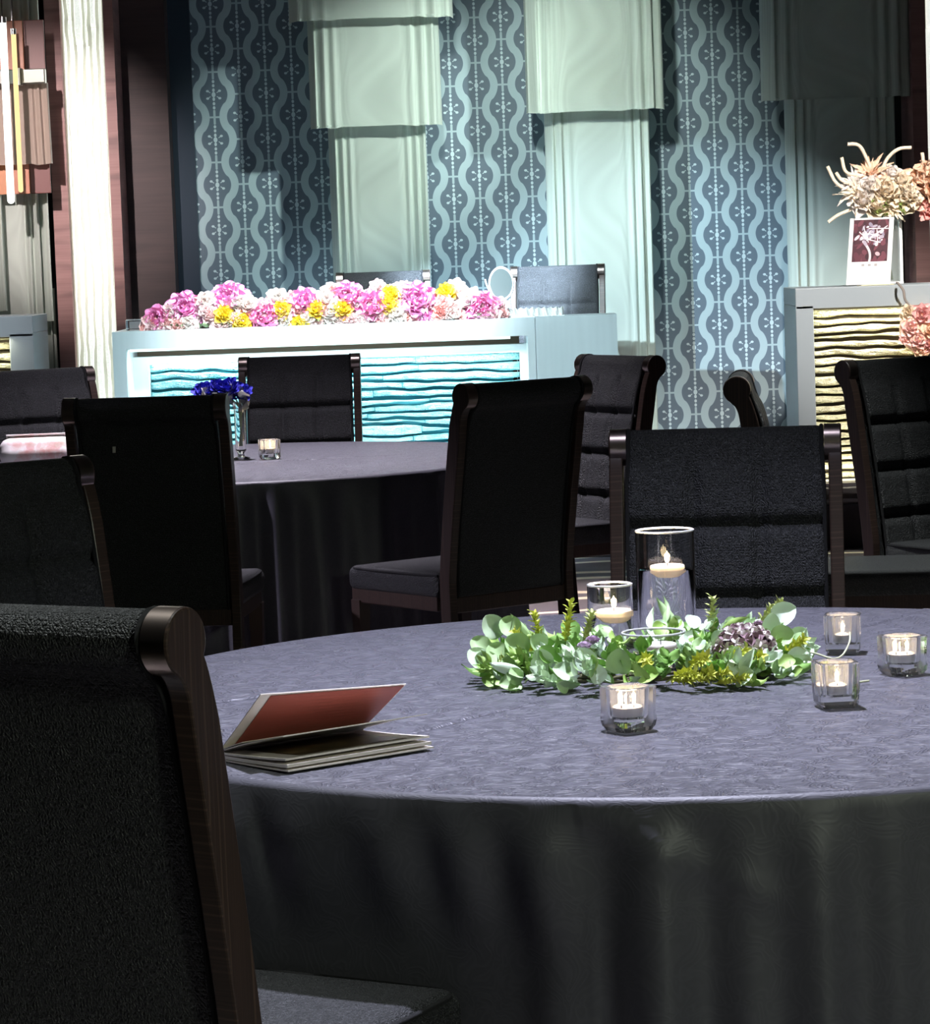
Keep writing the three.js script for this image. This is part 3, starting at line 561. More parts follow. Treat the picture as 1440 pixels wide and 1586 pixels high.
{
  const cx = .285, cd = 4.86, t = thing('wreath', 'green eucalyptus wreath with yellow sprigs and a dusky hydrangea round the vases', 'wreath', [cx, TOP, cd]), r = rng(17);
  const inVase = (x, z, pad = 0) => [[.34, 5.15, .056], [.24, 5.08, .044], [.30, 4.90, .057]].some(([vx, vd, vr]) => Math.hypot(x + cx - vx, -z + cd - vd) < vr + pad);
  // twig ring the sprays are tied to
  mesh('twig_ring', merge([0, 1, 2].map(k => tube(Array.from({ length: 22 }, (_, i) => { const a = i / 22 * Math.PI * 2; return [Math.cos(a) * (.19 + .008 * Math.sin(a * 5 + k * 2)), .012 + .006 * Math.sin(a * 7 + k * 2.1), Math.sin(a) * (.18 + .008 * Math.cos(a * 6 + k)) - .05]; }), .003, 90, 6, true))), std({ color: lin(.11, .10, .05), roughness: .9 }), t);
  let n = 0;
  for (let k = 0; k < 3000 && n < 225; k++) {
    const a = r() * Math.PI * 2, rad = .165 + (r() - .45) * .10, x = Math.cos(a) * (rad + .03), z = Math.sin(a) * (rad + .01) + .01;
    if (inVase(x, z, .014) || (x < .05 && r() < .4)) continue;
    if (z < -.2) continue;
    const frontish = smooth(-.1, .18, z), y = .005 + r() * .055 * (1 - .6 * Math.max(0, (rad - .16) / .06));
    if (Math.hypot(x - .15, (z - .10) * .7) < .05) continue; if (x > .0 && x < .12 && z > .13) continue;
    const big = r() < .62, G = big ? roundLeaves[Math.floor(r() * 3)] : longLeaves[Math.floor(r() * 2)];
    const m = mesh('leaf', G, leafMats[Math.floor(r() * 5)], t); m.position.set(x, y, z);
    const out = new THREE.Vector3(Math.cos(a) * (.5 + r()) + (r() - .5), .1 + r() * .75, Math.sin(a) * (.5 + r() * .6) + (r() - .5) * .6);
    // keep leaf tips above the cloth and out of the glass
    face(m, out, new THREE.Vector3((r() - .5) * 1.5, .55 + (r() - .5) * 1.1, .75 + (r() - .5) * 1.3)); const tip = out.clone().normalize().multiplyScalar(.036).add(m.position); if (inVase(tip.x, tip.z, .008)) { t.remove(m); used.leaf--; continue; }
    m.rotateX((r() - .5) * .6); m.scale.setScalar(.58 + r() * .48); n++;
  }
  for (let k = 0; k < 62; k++) {          // fuller, darker right-hand side under the hydrangea
    const x = .10 + r() * .13, z = -.06 + r() * .24; if (inVase(x, z, .03)) { k -= r() < .98 ? 1 : 0; continue; }
    const m = mesh('leaf', r() < .6 ? roundLeaves[k % 3] : longLeaves[k % 2], leafMats[[0, 1, 2, 4, 2][k % 5]], t); m.position.set(x, .004 + r() * .034 * (1 - smooth(.1, .18, z) * .6), z); m.scale.setScalar(.6 + r() * .35);
    face(m, new THREE.Vector3((x - .12) * 8 + (r() - .5), .15 + r() * .5, (z - .05) * 6 + (r() - .5)), new THREE.Vector3((r() - .5), .6, .7 + r() * .5));
  }
  // leafy sprays, each a stem with small leaves, filling the ring round the glasses
  const small = [leafGeo(.017, .014, true, .3, 11), leafGeo(.021, .011, false, .4, 12)];
  const spraysGeo = [0, 1, 2, 3].map(k => { const q = rng(90 + k), gs = [tube([[0, 0, 0], [.003, .025, .004], [-.002, .055, .010]], .0011, 8, 5)]; for (let i = 0; i < 15; i++) { const g = small[k % 2].clone(), h = .9 + .5 * q(); g.scale(h, h, h); g.rotateX(.35 + q() * .8); g.rotateZ((q() - .5) * .6); g.rotateY(i * 2.4 + q()); g.translate(0, .006 + .05 * i / 15, .006 * i / 15); gs.push(g); } return merge(gs); });
  for (let k = 0; k < 64; k++) {
    let x, z, g = 0; do { const a = r() * Math.PI * 2, rad = .06 + r() * .14; x = Math.cos(a) * (rad + .03); z = Math.sin(a) * rad + .02; } while ((inVase(x, z, .012) || z < -.17 || (x > .02 && x < .11 && z > .17)) && g++ < 60);
    const m = mesh('leafy_spray', spraysGeo[k % 4], leafMats[[0, 2, 4, 1, 2, 3, 4][k % 7]], t); m.position.set(x, .003 + r() * .014, z);
    const d = new THREE.Vector3(x * 5 + (r() - .5) * .9, .35 + r() * .8, z * 3 + (r() - .3) * .9), tip = d.clone().normalize().multiplyScalar(.06).add(m.position);
    if (inVase(tip.x, tip.z, .012)) d.set(d.z, d.y, -d.x); orient(m, d, r() * 6); m.scale.setScalar(.8 + r() * .35);
  }
  // the left-hand spray of big round leaves
  const spray = [[-.255, .045, .0], [-.235, .062, -.05], [-.205, .07, -.02], [-.262, .022, .03], [-.225, .03, .05], [-.19, .05, .04], [-.2, .02, .09], [-.165, .03, .12], [-.12, .02, .17], [-.1, .035, .19], [-.085, .018, .215], [-.055, .03, .2], [.125, .012, .205], [.23, .02, .06], [.24, .035, -.02], [.225, .012, .1], [.235, .015, .02], [.2, .06, -.02], [.215, .068, -.06]];
  for (const [x, y, z] of spray) { const m = mesh('leaf', roundLeaves[1], leafMats[[0, 1, 3][Math.floor(r() * 3)]], t); m.position.set(x, y, z); m.scale.setScalar(.85 + r() * .35); face(m, new THREE.Vector3(x * 2.5 + (r() - .5) * .8, .3 + r() * .6, (r() - .5) * .5), new THREE.Vector3((r() - .5) * .7, .35 + r() * .5, .9)); }
  const stems = [[[-.02, .02, .17], [-.09, .05, .15], [-.13, .055, .13]], [[.2, .02, .02], [.26, .03, .03], [.30, .022, .06], [.33, .04, .0], [.335, .052, -.03]], [[.335, .004, .19], [.30, .005, .22]], [[-.2, .01, .12], [-.16, .05, .1]]];
  stems.forEach(s => mesh('stem', tube(s, .0016, 20, 6), std({ color: lin(.5, .52, .33), roughness: .7 }), t));
  // yellow-green sprigs
  const sprigMats = [phys({ color: lin(.62, .66, .10), roughness: .6, transmission: .1, thickness: 0, side: THREE.DoubleSide }), phys({ color: lin(.50, .56, .20), roughness: .6, transmission: .1, thickness: 0, side: THREE.DoubleSide })];
  const tiny = leafGeo(.016, .0075, false, .4, 8);
  const sprigGeo = len => { const gs = [tube([[0, 0, 0], [.004, len * .5, .003], [0, len, .008]], .0012, 8, 5)]; const q = rng(Math.round(len * 1e4)); for (let i = 0; i < 34; i++) { const y = len * (.15 + .85 * i / 34), g = tiny.clone(); g.rotateX(-.5 - q() * .5); g.rotateY(i * 2.4); g.translate(0, y, .004); const k = .7 + .5 * q(); gs.push(g.scale(k, 1, k)); } return merge(gs); };
  const sp = [sprigGeo(.075), sprigGeo(.055)];
  for (const [x, y, z, dx, dy, dz, k, mt] of [[.02, .01, .17, .5, .25, .8, 0, 0], [.05, .018, .18, .9, .2, .5, 0, 0], [.07, .01, .17, .3, .3, .9, 1, 0], [.10, .02, .16, .6, .5, .6, 0, 0], [.0, .03, .15, -.2, .5, .9, 1, 0], [.06, .03, .15, .2, .3, .9, 0, 0], [.03, .02, .2, .9, .1, .4, 1, 0], [.09, .01, .2, .9, .15, .2, 1, 0],
    [-.16, .03, -.02, -.2, 1, 0, 0, 0], [-.13, .04, -.05, .2, 1, -.1, 0, 0], [-.18, .03, .0, -.6, .8, .1, 1, 0], [-.10, .04, -.07, .3, 1, 0, 1, 1], [-.17, .02, .06, -.8, .3, .3, 0, 1], [.12, .03, -.12, .05, 1, 0, 0, 1], [.17, .03, -.14, .65, .8, 0, 0, 1], [.2, .05, -.16, .7, .7, 0, 1, 1], [.21, .03, .06, .7, .6, .5, 1, 0], [.16, .02, .12, .2, .5, .8, 1, 0]]) { const m = mesh('sprig', sp[k], sprigMats[mt], t); m.position.set(x, y, z); orient(m, new THREE.Vector3(dx, dy, dz), r() * 6); }
  // dusky hydrangea head and small pale blossoms
  const petal = leafGeo(.012, .012, true, .6, 9), florets = [], q = rng(8);
  for (let i = 0; i < 60; i++) { const v = i / 60, th = i * 2.399, ph = Math.acos(1 - 1.35 * v), dir = new THREE.Vector3(Math.sin(ph) * Math.cos(th), Math.cos(ph), Math.sin(ph) * Math.sin(th)); const Q = new THREE.Quaternion().setFromUnitVectors(new THREE.Vector3(0, 0, 1), dir); for (let p = 0; p < 4; p++) { const g = petal.clone(); g.rotateX(-.5); g.rotateZ(p * Math.PI / 2 + q()); g.applyQuaternion(Q); g.translate(dir.x * .042, dir.y * .034, dir.z * .042); florets.push([g, q()]); } }
  const hy = mesh('hydrangea_head', lathe([[0, -.012], [.034, -.01], [.038, .005], [.03, .02], [.015, .03], [0, .032]], 20), std({ color: lin(.10, .06, .07), roughness: .9 }), t); hy.position.set(.152, .044, .075); hy.scale.setScalar(1.2);
  mesh('florets', merge(florets.filter(f => f[1] < .5).map(f => f[0])), phys({ color: lin(.24, .15, .17), roughness: .8, side: THREE.DoubleSide }), hy);
  mesh('florets', merge(florets.filter(f => f[1] >= .5).map(f => f[0])), phys({ color: lin(.66, .60, .56), roughness: .8, side: THREE.DoubleSide }), hy);
  for (const [x, y, z, c] of [[-.1, .045, .02, lin(.62, .5, .62)], [-.085, .05, -.01, lin(.5, .36, .5)], [-.06, .035, .06, lin(.72, .74, .7)], [-.11, .03, .06, lin(.75, .75, .75)], [-.03, .03, .11, lin(.7, .74, .68)], [.0, .035, .09, lin(.72, .74, .72)], [-.14, .03, .07, lin(.7, .64, .68)], [.08, .035, .07, lin(.66, .72, .66)], [.19, .06, -.05, lin(.4, .28, .34)]]) { const gs = []; for (let p = 0; p < 14; p++) { const g = petal.clone().scale(1.3, 1.3, 1.3); g.rotateX(-.3 - .9 * (p / 14)); g.rotateY(p * 2.4); gs.push(g); } const m = mesh('blossom', merge(gs), phys({ color: c, roughness: .8, side: THREE.DoubleSide }), t); m.position.set(x, y, z); }
}

// roses and their relatives, made of separate cupped petals
function bloom(petals, R, openness, seed, ruffle = .1) {
  const q = rng(seed), gs = [];
  for (let i = 0; i < petals; i++) {
    const f = i / (petals - 1), len = R * mix(.62, 1.05, f), wid = R * mix(.6, 1.15, f), tilt = mix(.05, openness, Math.pow(f, 1.2)), sd = q() * 20;
    const g = grid(5, 5, (u, v) => { const s = u * 2 - 1, w = wid / 2 * Math.pow(Math.sin(Math.PI * clamp(.08 + .80 * v)), .7); const curl = v * v * len * .28 * f; return [s * w, v * len * (1 - .12 * s * s * v), -.42 * (1 - s * s) * wid * .5 + curl * -1 + ruffle * R * noise(s * 2 + sd, v * 2.5 + sd, 256, 256, 2) * v]; });
    g.translate(0, 0, -R * .02 - R * .16 * f); g.rotateX(-tilt); g.rotateY(i * 2.39996 + q() * .3); g.translate(0, R * (.12 - .12 * f), 0); gs.push(g);
  }
  return merge(gs);
}
const blooms = { peony: [bloom(34, 1, 1.45, 1, .22), bloom(34, 1, 1.35, 2, .25)], rose: [bloom(20, 1, 1.25, 3, .06), bloom(18, 1, 1.1, 4, .06), bloom(22, 1, 1.35, 5, .08)], ranunculus: [bloom(26, 1, .95, 6, .03)], spider: [] };
{ for (let s = 0; s < 2; s++) { const q = rng(40 + s), gs = []; for (let i = 0; i < 46; i++) { const f = i / 46, g = leafGeo(mix(.7, 1.5, f) * (.8 + .4 * q()), .2 + .12 * q(), false, .5, i); g.rotateX(-mix(.1, 1.5, f)); g.rotateY(i * 2.4); gs.push(g); } blooms.spider.push(merge(gs)); } }
const petalMat = c => phys({ color: c, roughness: .7, transmission: .15, thickness: 0, side: THREE.DoubleSide });
const FM = { pink: petalMat(lin(.90, .38, .68)), pinkDeep: petalMat(lin(.88, .30, .58)), blush: petalMat(lin(.90, .60, .58)), coral: petalMat(lin(.86, .42, .38)), blushPale: petalMat(lin(.92, .74, .74)), white: petalMat(lin(.86, .80, .76)), yellow: petalMat(lin(.86, .70, .06)), cream: petalMat(lin(.88, .76, .60)), peach: petalMat(lin(.88, .62, .46)), rose: petalMat(lin(.82, .46, .46)), blue: petalMat(lin(.02, .02, .42)), leaf: petalMat(lin(.16, .24, .12)), silver: petalMat(lin(.45, .46, .44)) };
function flower(parent, name, geo, mat, x, y, z, size, facing, r) { const m = mesh(name, geo, mat, parent); m.position.set(x, y, z); m.scale.setScalar(size); orient(m, facing, r() * 6); return m; }
{
  const t = thing('flower_mound', 'long mound of pink, white and yellow flowers along the head table', 'flowers', [-.634, 1.097, 14.56]), r = rng(23);
  const X0 = -.634;
  mesh('moss_base', new THREE.SphereGeometry(1, 40, 12, 0, Math.PI * 2, 0, Math.PI / 2).scale(.80, .10, .16), std({ color: lin(.25, .2, .18), roughness: 1 }), t);
  // profile of the mound: height at x, and the depth of its face at a height
  const hgt = x => .165 * Math.pow(Math.max(0, 1 - Math.pow(Math.abs(x) / .87, 3.2)), .6) + .008 * Math.sin(x * 9), face = (x, y) => .20 * Math.sqrt(Math.max(0, 1 - Math.pow(y / (hgt(x) + .03), 2)));
  const put = (name, wx, wy, size, geo, mat, push = 0) => { const x = wx - X0, y = wy - 1.097, z = face(x, y) + push; flower(t, name, geo, mat, x, y, z, size, new THREE.Vector3((r() - .5) * .5, .35 + y * 2.2, 1), r); };
  const pink = [[-1.42, 1.14, .085], [-1.296, 1.19, .095], [-1.085, 1.225, .10], [-.915, 1.13, .10], [-.727, 1.195, .09], [-.523, 1.215, .09], [-.405, 1.163, .10], [-.195, 1.186, .105], [-.15, 1.112, .055], [.122, 1.137, .092]];
  pink.forEach(([x, y, s], i) => put('peony', x, y, s, blooms.peony[i % 2], i % 3 ? FM.pink : FM.pinkDeep, -.02));
  for (const [x, y] of [[-1.107, 1.157], [-1.026, 1.12], [-.836, 1.166], [-.756, 1.095], [-.67, 1.163], [-.547, 1.162], [-.317, 1.22], [-.328, 1.17], [-.055, 1.222]]) put('ranunculus', x, y, .05, blooms.ranunculus[0], FM.yellow, .01);
  for (const [x, y] of [[-1.199, 1.214], [-.995, 1.19], [-.855, 1.22], [-.625, 1.205], [-.606, 1.148], [-.337, 1.105], [-.246, 1.22], [-.009, 1.235], [.06, 1.19], [-.83, 1.1], [-.276, 1.105], [-.461, 1.1], [-.029, 1.115], [-1.36, 1.17]]) put('rose', x, y, .062, blooms.rose[Math.floor(r() * 3)], FM.white, .0);
  for (let i = 0; i < 140; i++) { const x = (r() * 2 - 1) * .85, y = Math.pow(r(), 1.5) * hgt(x) * .98 + .004; put('garden_rose', X0 + x, 1.097 + y, .026 + r() * .026, blooms.rose[Math.floor(r() * 3)], [FM.blush, FM.white, FM.blushPale, FM.coral, FM.blushPale][Math.floor(r() * 5)], .012 - r() * .02); }
  for (let i = 0; i < 26; i++) { const x = (r() * 2 - 1) * .8; const m = mesh('leaf', longLeaves[i % 2], FM.leaf, t); m.position.set(x, .012, .17 + r() * .02); m.scale.setScalar(1.2); orient(m, new THREE.Vector3(r() - .5, .12, .6), r() * 3); }
}
// other things on the head table
{
  const m = thing('table_mirror', 'small oval glass ornament in a pale frame, left of the spotlit chair', 'mirror', [.214, 1.097, 14.62]);
  mesh('frame', new THREE.TorusGeometry(.07, .0065, 10, 40).scale(.82, 1.1, 1).translate(0, .16, 0), M.white, m);
  mesh('mirror_glass', new THREE.CylinderGeometry(.066, .066, .006, 40).rotateX(Math.PI / 2).scale(.82, 1.1, 1).translate(0, .16, 0), std({ color: lin(.30, .36, .36), metalness: .5, roughness: .25 }), m);
  mesh('stand', merge([lathe([[0, 0], [.045, 0], [.044, .006], [.012, .014], [.007, .03], [.007, .085], [0, .085]], 20), tube([[-.06, .13, 0], [-.072, .16, 0], [-.078, .185, 0]], .005, 8, 6)]), M.white, m);
  const g = thing('paper_garland', 'white ruffled garland strip lying on the head table top', 'garland', [.37, 1.097, 14.42]);
  mesh('ruffle', grid(70, 10, (u, v) => { const x = (u - .5) * .27; return [x, v * .042 + .004 * Math.sin(u * 60), .016 * Math.sin(u * 48 + 2 * Math.sin(u * 13)) * (1 - .4 * v) + .006 * Math.sin(u * 90 + v * 5)]; }), std({ color: lin(.8, .8, .78), roughness: .7, side: THREE.DoubleSide }), g);
  mesh('tape', box(.27, .004, .036, 0, .002, 0), M.white, g);
  const gb = thing('glass_block', 'clear glass block at the left end of the flower mound', 'glass block', [-1.525, 1.097, 14.52]);
  mesh('glass', box(.13, .055, .08, 0, .0275, 0, .008), M.glass, gb); mesh('paper_insert', box(.1, .035, .004, 0, .026, 0), M.white, gb);
}

// ------------------------------------------------------------------ right counter: photo card, vase, blooms
{
  const CT = 1.195, c = thing('photo_card', 'white card with a dark floral photo leaning on the right counter', 'card', [1.905, CT + .002, 14.06]);
  const g = mesh('card', box(.208, .325, .005, 0, .1625, 0), M.white, c);
  const print = canvasTex(512, 560, (k, w, h) => {
    k.fillStyle = '#4a2a33'; k.fillRect(0, 0, w, h); const r = rng(3);
    for (let i = 0; i < 60; i++) { k.fillStyle = ['#5d323d', '#3b2029', '#6d3c48'][i % 3]; k.beginPath(); k.ellipse(r() * w, r() * h, 20 + r() * 50, 12 + r() * 30, r() * 3, 0, 7); k.fill(); }
    k.strokeStyle = '#cfc6cc'; k.lineCap = 'round'; k.lineWidth = 34; k.beginPath(); k.moveTo(w * .5, h * .98); k.bezierCurveTo(w * .55, h * .8, w * .45, h * .66, w * .3, h * .52); k.stroke();
    for (let i = 0; i < 46; i++) { const a = r() * 6.3, d = r(); k.fillStyle = ['#c9c3cc', '#a89fae', '#ded8dc', '#8d8598'][i % 4]; k.beginPath(); k.ellipse(w * .52 + Math.cos(a) * d * w * .42, h * .36 + Math.sin(a) * d * h * .26, 14 + r() * 36, 8 + r() * 20, r() * 3, 0, 7); k.fill(); }
    k.lineWidth = 14; for (let i = 0; i < 9; i++) { k.strokeStyle = '#d8d0d4'; k.beginPath(); k.moveTo(w * (.2 + .6 * r()), h * (.2 + .35 * r())); k.lineTo(w * r(), h * (.08 + .5 * r())); k.stroke(); }
    k.fillStyle = '#c8a8b0'; k.beginPath(); k.ellipse(w * .72, h * .82, 36, 26, .4, 0, 7); k.fill();
  });
  mesh('print', new THREE.PlaneGeometry(.168, .205).translate(-.001, .213, .0032), std({ map: print, roughness: .4 }), c);
  for (const x of [-.03, 0, .03]) mesh('printed_mark', new THREE.PlaneGeometry(.014, .012).translate(x, .094, .0032), std({ color: lin(.35, .33, .33), roughness: .6 }), c);
  mesh('strut', box(.05, .2, .003, 0, .1, -.03).rotateX(-.1), M.white, c);
  c.rotation.order = 'YXZ'; c.rotation.set(-.33, -.38, 0); c.position.x -= .002; c.position.z += .03; c.position.y += .003;
  const v = thing('flower_vase', 'slim square white-edged vase of cream blooms behind the photo card', 'vase', [2.05, CT + .001, 14.29]);
  mesh('glass', box(.085, .30, .085, 0, .15, 0, .006), phys({ transmission: .9, thickness: .03, ior: 1.3, roughness: .15, color: lin(.9, .92, .9) }), v); mesh('edge', box(.014, .31, .014, .04, .155, .045), M.white, v); mesh('base', box(.1, .01, .1, 0, .006, 0, .003), M.white, v);
  const b = thing('bouquet', 'cream and peach bouquet with long curling tendrils above the photo card', 'flowers', [1.99, CT + .31, 14.27]), r = rng(31);
  for (const [x, y, z, s, k, mt] of [[-.10, .10, .06, .08, 'spider', 'cream'], [-.08, .08, .09, .07, 'rose', 'white'], [.02, .12, .08, .085, 'rose', 'cream'], [.1, .15, .04, .08, 'rose', 'cream'], [.06, .19, .02, .07, 'rose', 'white'], [-.02, .05, .1, .07, 'rose', 'cream'], [.12, .1, .08, .07, 'peony', 'cream'], [-.03, .19, .0, .09, 'spider', 'peach'], [.14, .07, .05, .08, 'rose', 'cream'], [.2, .17, .0, .085, 'rose', 'peach'], [-.05, .14, .07, .07, 'rose', 'white'], [.05, .04, .07, .06, 'spider', 'cream'], [.24, .2, .02, .07, 'peony', 'peach'], [-.1, .15, .02, .08, 'spider', 'white'], [.27, .12, .04, .08, 'peony', 'peach'], [.24, .03, .04, .06, 'peony', 'coral']])
    flower(b, k === 'spider' ? 'chrysanthemum' : k, blooms[k][Math.floor(r() * blooms[k].length)], FM[mt], x, y, z, s, new THREE.Vector3((r() - .5) + x * 2, .5 + r() * .5, .9), r);
  for (const pts of [[[-.02, .2, 0], [-.05, .28, .02], [-.09, .345, .03], [-.14, .35, .03]], [[.02, .22, 0], [.05, .28, .01], [.1, .32, .02], [.16, .325, .02]], [[-.12, .12, .05], [-.2, .17, .06], [-.24, .25, .06]], [[-.12, .05, .07], [-.2, .02, .08], [-.245, -.01, .08]], [[-.06, .2, .02], [-.15, .22, .04], [-.17, .29, .04]], [[-.1, .16, .05], [-.17, .18, .05], [-.2, .22, .05]], [[.2, .2, 0], [.215, .26, .01], [.212, .3, .01]]]) mesh('tendril', tube(pts, .0085, 16, 8), FM.cream, b);
  for (let i = 0; i < 9; i++) { const m = mesh('leaf', longLeaves[i % 2], leafMats[4], b); m.position.set((r() - .4) * .2, .02 + r() * .06, .06); m.scale.setScalar(1.8); orient(m, new THREE.Vector3(r() - .5, r() * .4 - .2, .8), r() * 6); }
  mesh('stems', merge([0, 1, 2, 3, 4].map(i => tube([[.03 + i * .007, -.29, 0 + i * .004], [.04, -.1, 0], [(i - 2) * .05, .08, .02]], .004, 10, 6))), FM.leaf, b);
  // trailing rose spray on the counter's front
  const s = thing('rose_spray', 'trailing spray of dusty pink roses hanging on the counter front', 'flowers', [2.09, 1.0, 13.85]);
  mesh('branch', tube([[-.075, .205, -.03], [-.075, .2, .02], [-.055, .17, .03], [-.05, .13, .035], [-.03, .1, .035], [0, .03, .03]], .006, 24, 7), std({ color: lin(.22, .19, .17), roughness: .9 }), s);
  for (const [x, y, z, sz, mt] of [[.02, .055, .05, .055, 'rose'], [-.03, .0, .05, .05, 'blush'], [.05, -.01, .05, .055, 'peach'], [.0, -.055, .05, .05, 'blush'], [-.04, .07, .04, .04, 'cream'], [.07, .05, .04, .05, 'rose'], [.06, -.07, .05, .05, 'rose'], [-.05, -.05, .04, .035, 'blush'], [.1, .0, .03, .05, 'blush'], [.02, -.1, .04, .04, 'peach']]) flower(s, 'rose', blooms.rose[Math.floor(r() * 3)], FM[mt], x, y, z, sz, new THREE.Vector3((r() - .5) * .6, .2, 1), r);
  mesh('foliage_backing', new THREE.SphereGeometry(1, 20, 12).scale(.10, .11, .035).translate(.02, -.01, .035), FM.peach, s);
  const pf = thing('place_card', 'pale paper card lying at the foot of the photo card', 'card', [1.93, CT + .003, 13.98], .2); mesh('paper', box(.16, .003, .06), std({ color: lin(.75, .72, .5), roughness: .6 }), pf);
}

// ------------------------------------------------------------------ middle table: blue flowers and the printed box
{
  const v = thing('bud_vase', 'slender clear glass vase on the middle table holding blue flowers', 'vase', [-.775, TOP, 10.55]);
  mesh('glass', lathe([[0, 0], [.03, 0], [.03, .004], [.012, .010], [.011, .02], [.019, .03], [.0195, .17], [.027, .2], [.0255, .2], [.0178, .17], [.0172, .035], [.008, .028], [0, .028]], 36), M.glass, v);
  const b = thing('blue_bouquet', 'deep blue flowers with silver leaves leaning left in the slender vase', 'flowers', [-.775, TOP + .2, 10.55]), r = rng(61);
  mesh('stems', merge([0, 1, 2, 3].map(i => tube([[-.004 + i * .003, -.155, 0], [0, -.02, 0], [-.08 + i * .03, .03, .01]], .0025, 12, 6))), FM.leaf, b);
  for (const [x, y, z, s] of [[-.115, .035, .02, .042], [-.07, .05, .02, .034], [-.03, .045, .03, .044], [.015, .03, .02, .036], [-.09, .02, .03, .03], [-.01, .025, .0, .036]]) flower(b, 'blue_bloom', blooms.ranunculus[0], FM.blue, x, y, z, s, new THREE.Vector3((r() - .5) * .8, .8, .8), r);
  for (let i = 0; i < 17; i++) { const m = mesh('silver_leaf', roundLeaves[i % 3], FM.silver, b); m.position.set(-.11 + r() * .15, .0 + r() * .055, .03 + r() * .03); if (i < 6) m.position.set(.0 + r() * .03, -.02 + r() * .03, .02); m.scale.setScalar(.9 + r() * .5); orient(m, new THREE.Vector3(r() - .3, r() - .5, .5), r() * 6); }
  const k = thing('printed_pouch', 'white pouch with a pink floral print lying on the middle table', 'pouch', [-1.44, TOP, 10.2], .1);
  const pt = canvasTex(512, 256, (g, w, h) => { g.fillStyle = '#f6f0ee'; g.fillRect(0, 0, w, h); const q = rng(9); for (let i = 0; i < 90; i++) { g.globalAlpha = .16; g.fillStyle = ['#e39a98', '#d8716f', '#efc0b0', '#cfae90'][i % 4]; g.beginPath(); g.ellipse(w * (.2 + .7 * q()), h * (.1 + .8 * q()), 16 + q() * 50, 10 + q() * 24, q() * 3, 0, 7); g.fill(); } });
  mesh('body', (() => { const g = new RoundedBoxGeometry(.25, .10, .09, 6, .04); const p = g.attributes.position, uv = g.attributes.uv; for (let i = 0; i < p.count; i++) uv.setXY(i, p.getX(i) / .26 + .5, p.getY(i) / .11 + .5); return g.translate(0, .05, 0); })(), std({ map: pt, roughness: .5 }), k).rotation.x = -.5;
  k.position.y += .025;
  mesh('flap', box(.2, .004, .05, 0, .101, .01, .001), std({ map: pt, roughness: .5 }), k).rotation.x = -.5;
}

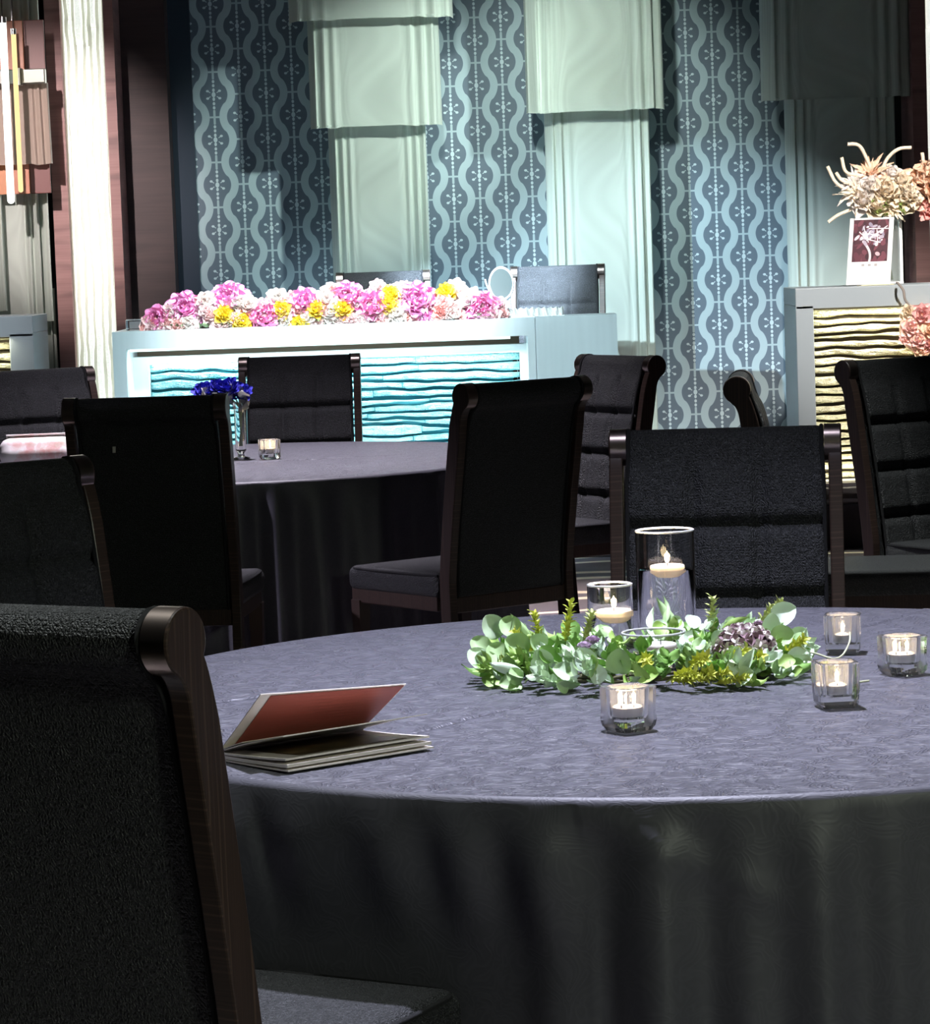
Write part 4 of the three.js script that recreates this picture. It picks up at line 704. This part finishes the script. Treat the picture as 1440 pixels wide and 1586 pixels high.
// ------------------------------------------------------------------ the open booklet
{
  // local x runs along the hinge (0.248 m), local z from the hinge to the free edge
  const L = .2475, Wd = .158, t = thing('booklet', 'open booklet with a red-brown cover standing up on the near cloth', 'book', [-.35, TOP, 4.15]);
  t.rotation.y = Math.atan2(.155, .193);
  const sheet = (ang, th, bend, y0, w = Wd, l = L, x0 = 0) => { const n = 14, top = [], bot = []; for (let i = 0; i <= n; i++) { const s = i / n * w, a = ang - bend * (i / n); top.push([s, 0]); } let z = 0, y = y0; const P = [[0, y0]]; for (let i = 1; i <= n; i++) { const a = ang + bend * (i / n - .5); z += Math.cos(a) * w / n; y += Math.sin(a) * w / n; P.push([z, y]); }
    const pos = [], idx = [], uv = []; P.forEach(([zz, yy], i) => { const a = ang + bend * (i / n - .5), nz = -Math.sin(a) * th, ny = Math.cos(a) * th; for (const [x, k] of [[x0, 0], [x0 + l, 0], [x0 + l, 1], [x0, 1]]) { pos.push(x, yy + ny * k, zz + nz * k); uv.push((x - x0) / l, i / n); } });
    for (let i = 0; i < n; i++) for (let q = 0; q < 4; q++) { const a = i * 4 + q, b = i * 4 + (q + 1) % 4; idx.push(a, b, a + 4, b, b + 4, a + 4); } idx.push(0, 2, 1, 0, 3, 2); const e = n * 4; idx.push(e, e + 1, e + 2, e, e + 2, e + 3);
    const g = new THREE.BufferGeometry(); g.setAttribute('position', new THREE.Float32BufferAttribute(pos, 3)); g.setAttribute('uv', new THREE.Float32BufferAttribute(uv, 2)); g.setIndex(idx); const f = g.toNonIndexed(); f.computeVertexNormals(); return f; };
  const lean = g => { const p = g.attributes.position; for (let i = 0; i < p.count; i++) p.setY(i, .016 + (p.getY(i) - .016) * (1 - .17 * p.getX(i) / L)); g.computeVertexNormals(); return g; };
  const both = o => std({ ...o, side: THREE.DoubleSide });
  const paper = both({ color: lin(.80, .74, .66), roughness: .65 });
  mesh('back_cover', sheet(.01, .0022, .03, .0006, Wd + .002, L + .002), paper, t);
  mesh('page_block', sheet(.025, .0045, .04, .0034), paper, t);
  mesh('page_block', sheet(.05, .0028, .05, .0090, Wd - .004), paper, t);
  const photo = canvasTex(512, 320, (g, w, h) => { g.fillStyle = '#4b3a22'; g.fillRect(0, 0, w, h); const r = rng(14); for (let i = 0; i < 150; i++) { g.globalAlpha = .4; g.fillStyle = ['#2e2212', '#6d5530', '#8c744a', '#3a3420', '#a08a60', '#57301c'][i % 6]; g.beginPath(); g.ellipse(r() * w, r() * h, 12 + r() * 46, 8 + r() * 26, r() * 3, 0, 7); g.fill(); } });
  mesh('printed_photo', sheet(.05, .0003, .05, .0121, Wd * .80, L * .74, L * .13).translate(0, .0012, .018), both({ map: photo, roughness: .3 }), t).userData.label = 'dark brown printed photo';
  mesh('page', sheet(.235, .0012, -.10, .0135, Wd - .003, L), paper, t);
  mesh('page', sheet(.30, .0008, -.05, .0150, Wd * .35, L), paper, t);
  mesh('front_cover', lean(sheet(.70, .0012, .03, .0160, .134, L + .002)), paper, t);
  mesh('endpaper', lean(sheet(.70, .0004, .03, .0160, .131, L - .019, .018).translate(0, -.0012, .0006)), both({ color: lin(.30, .075, .05), roughness: .45 }), t).userData.label = 'red-brown inner side of the cover';
  mesh('spine', box(L, .016, .005, L / 2, .0092, -.001, .002), paper, t);
}

// ------------------------------------------------------------------ the light fittings themselves
{
  const can = new THREE.CylinderGeometry(.055, .06, .16, 24, 1, true), lens = new THREE.CircleGeometry(.05, 24);
  const black = std({ color: lin(.03, .03, .03), roughness: .6, side: THREE.DoubleSide });
  fixtures.forEach((f, i) => {
    const low = f.y < 2, lab = (low ? 'small black floor uplight ' : 'black ceiling spotlight ') + f.what;
    const t = thing(low ? 'floor_spotlight' : 'ceiling_spotlight', lab, 'spotlight', [f.x, f.y, f.d], 0, low ? 'floor spotlights' : 'ceiling spotlights');
    const g = new THREE.Group(); g.lookAt(new THREE.Vector3(f.tx - f.x, f.ty - f.y, -(f.td - f.d)));
    const a = mesh('housing', can.clone().rotateX(-Math.PI / 2).translate(0, 0, -.105).applyQuaternion(g.quaternion), black, t);
    mesh('lens', lens.clone().translate(0, 0, -.03).applyQuaternion(g.quaternion), std({ color: 0x222222, emissive: f.color, emissiveIntensity: 1.5 }), t);
    const top = low ? -(f.y - (f.d > 13.8 ? .3 : 0)) : 4.2 - f.y;
    const back = new THREE.Vector3(0, 0, -.12).applyQuaternion(g.quaternion);
    mesh('mount', tube([[back.x, back.y, back.z], [back.x, (back.y + top) / 2, back.z], [back.x, top, back.z]], .012, 6, 8), black, t);
  });
}
scene.traverse(o => { if (o.isMesh) { o.castShadow = true; o.receiveShadow = true; } });
renderer.render(scene, camera);
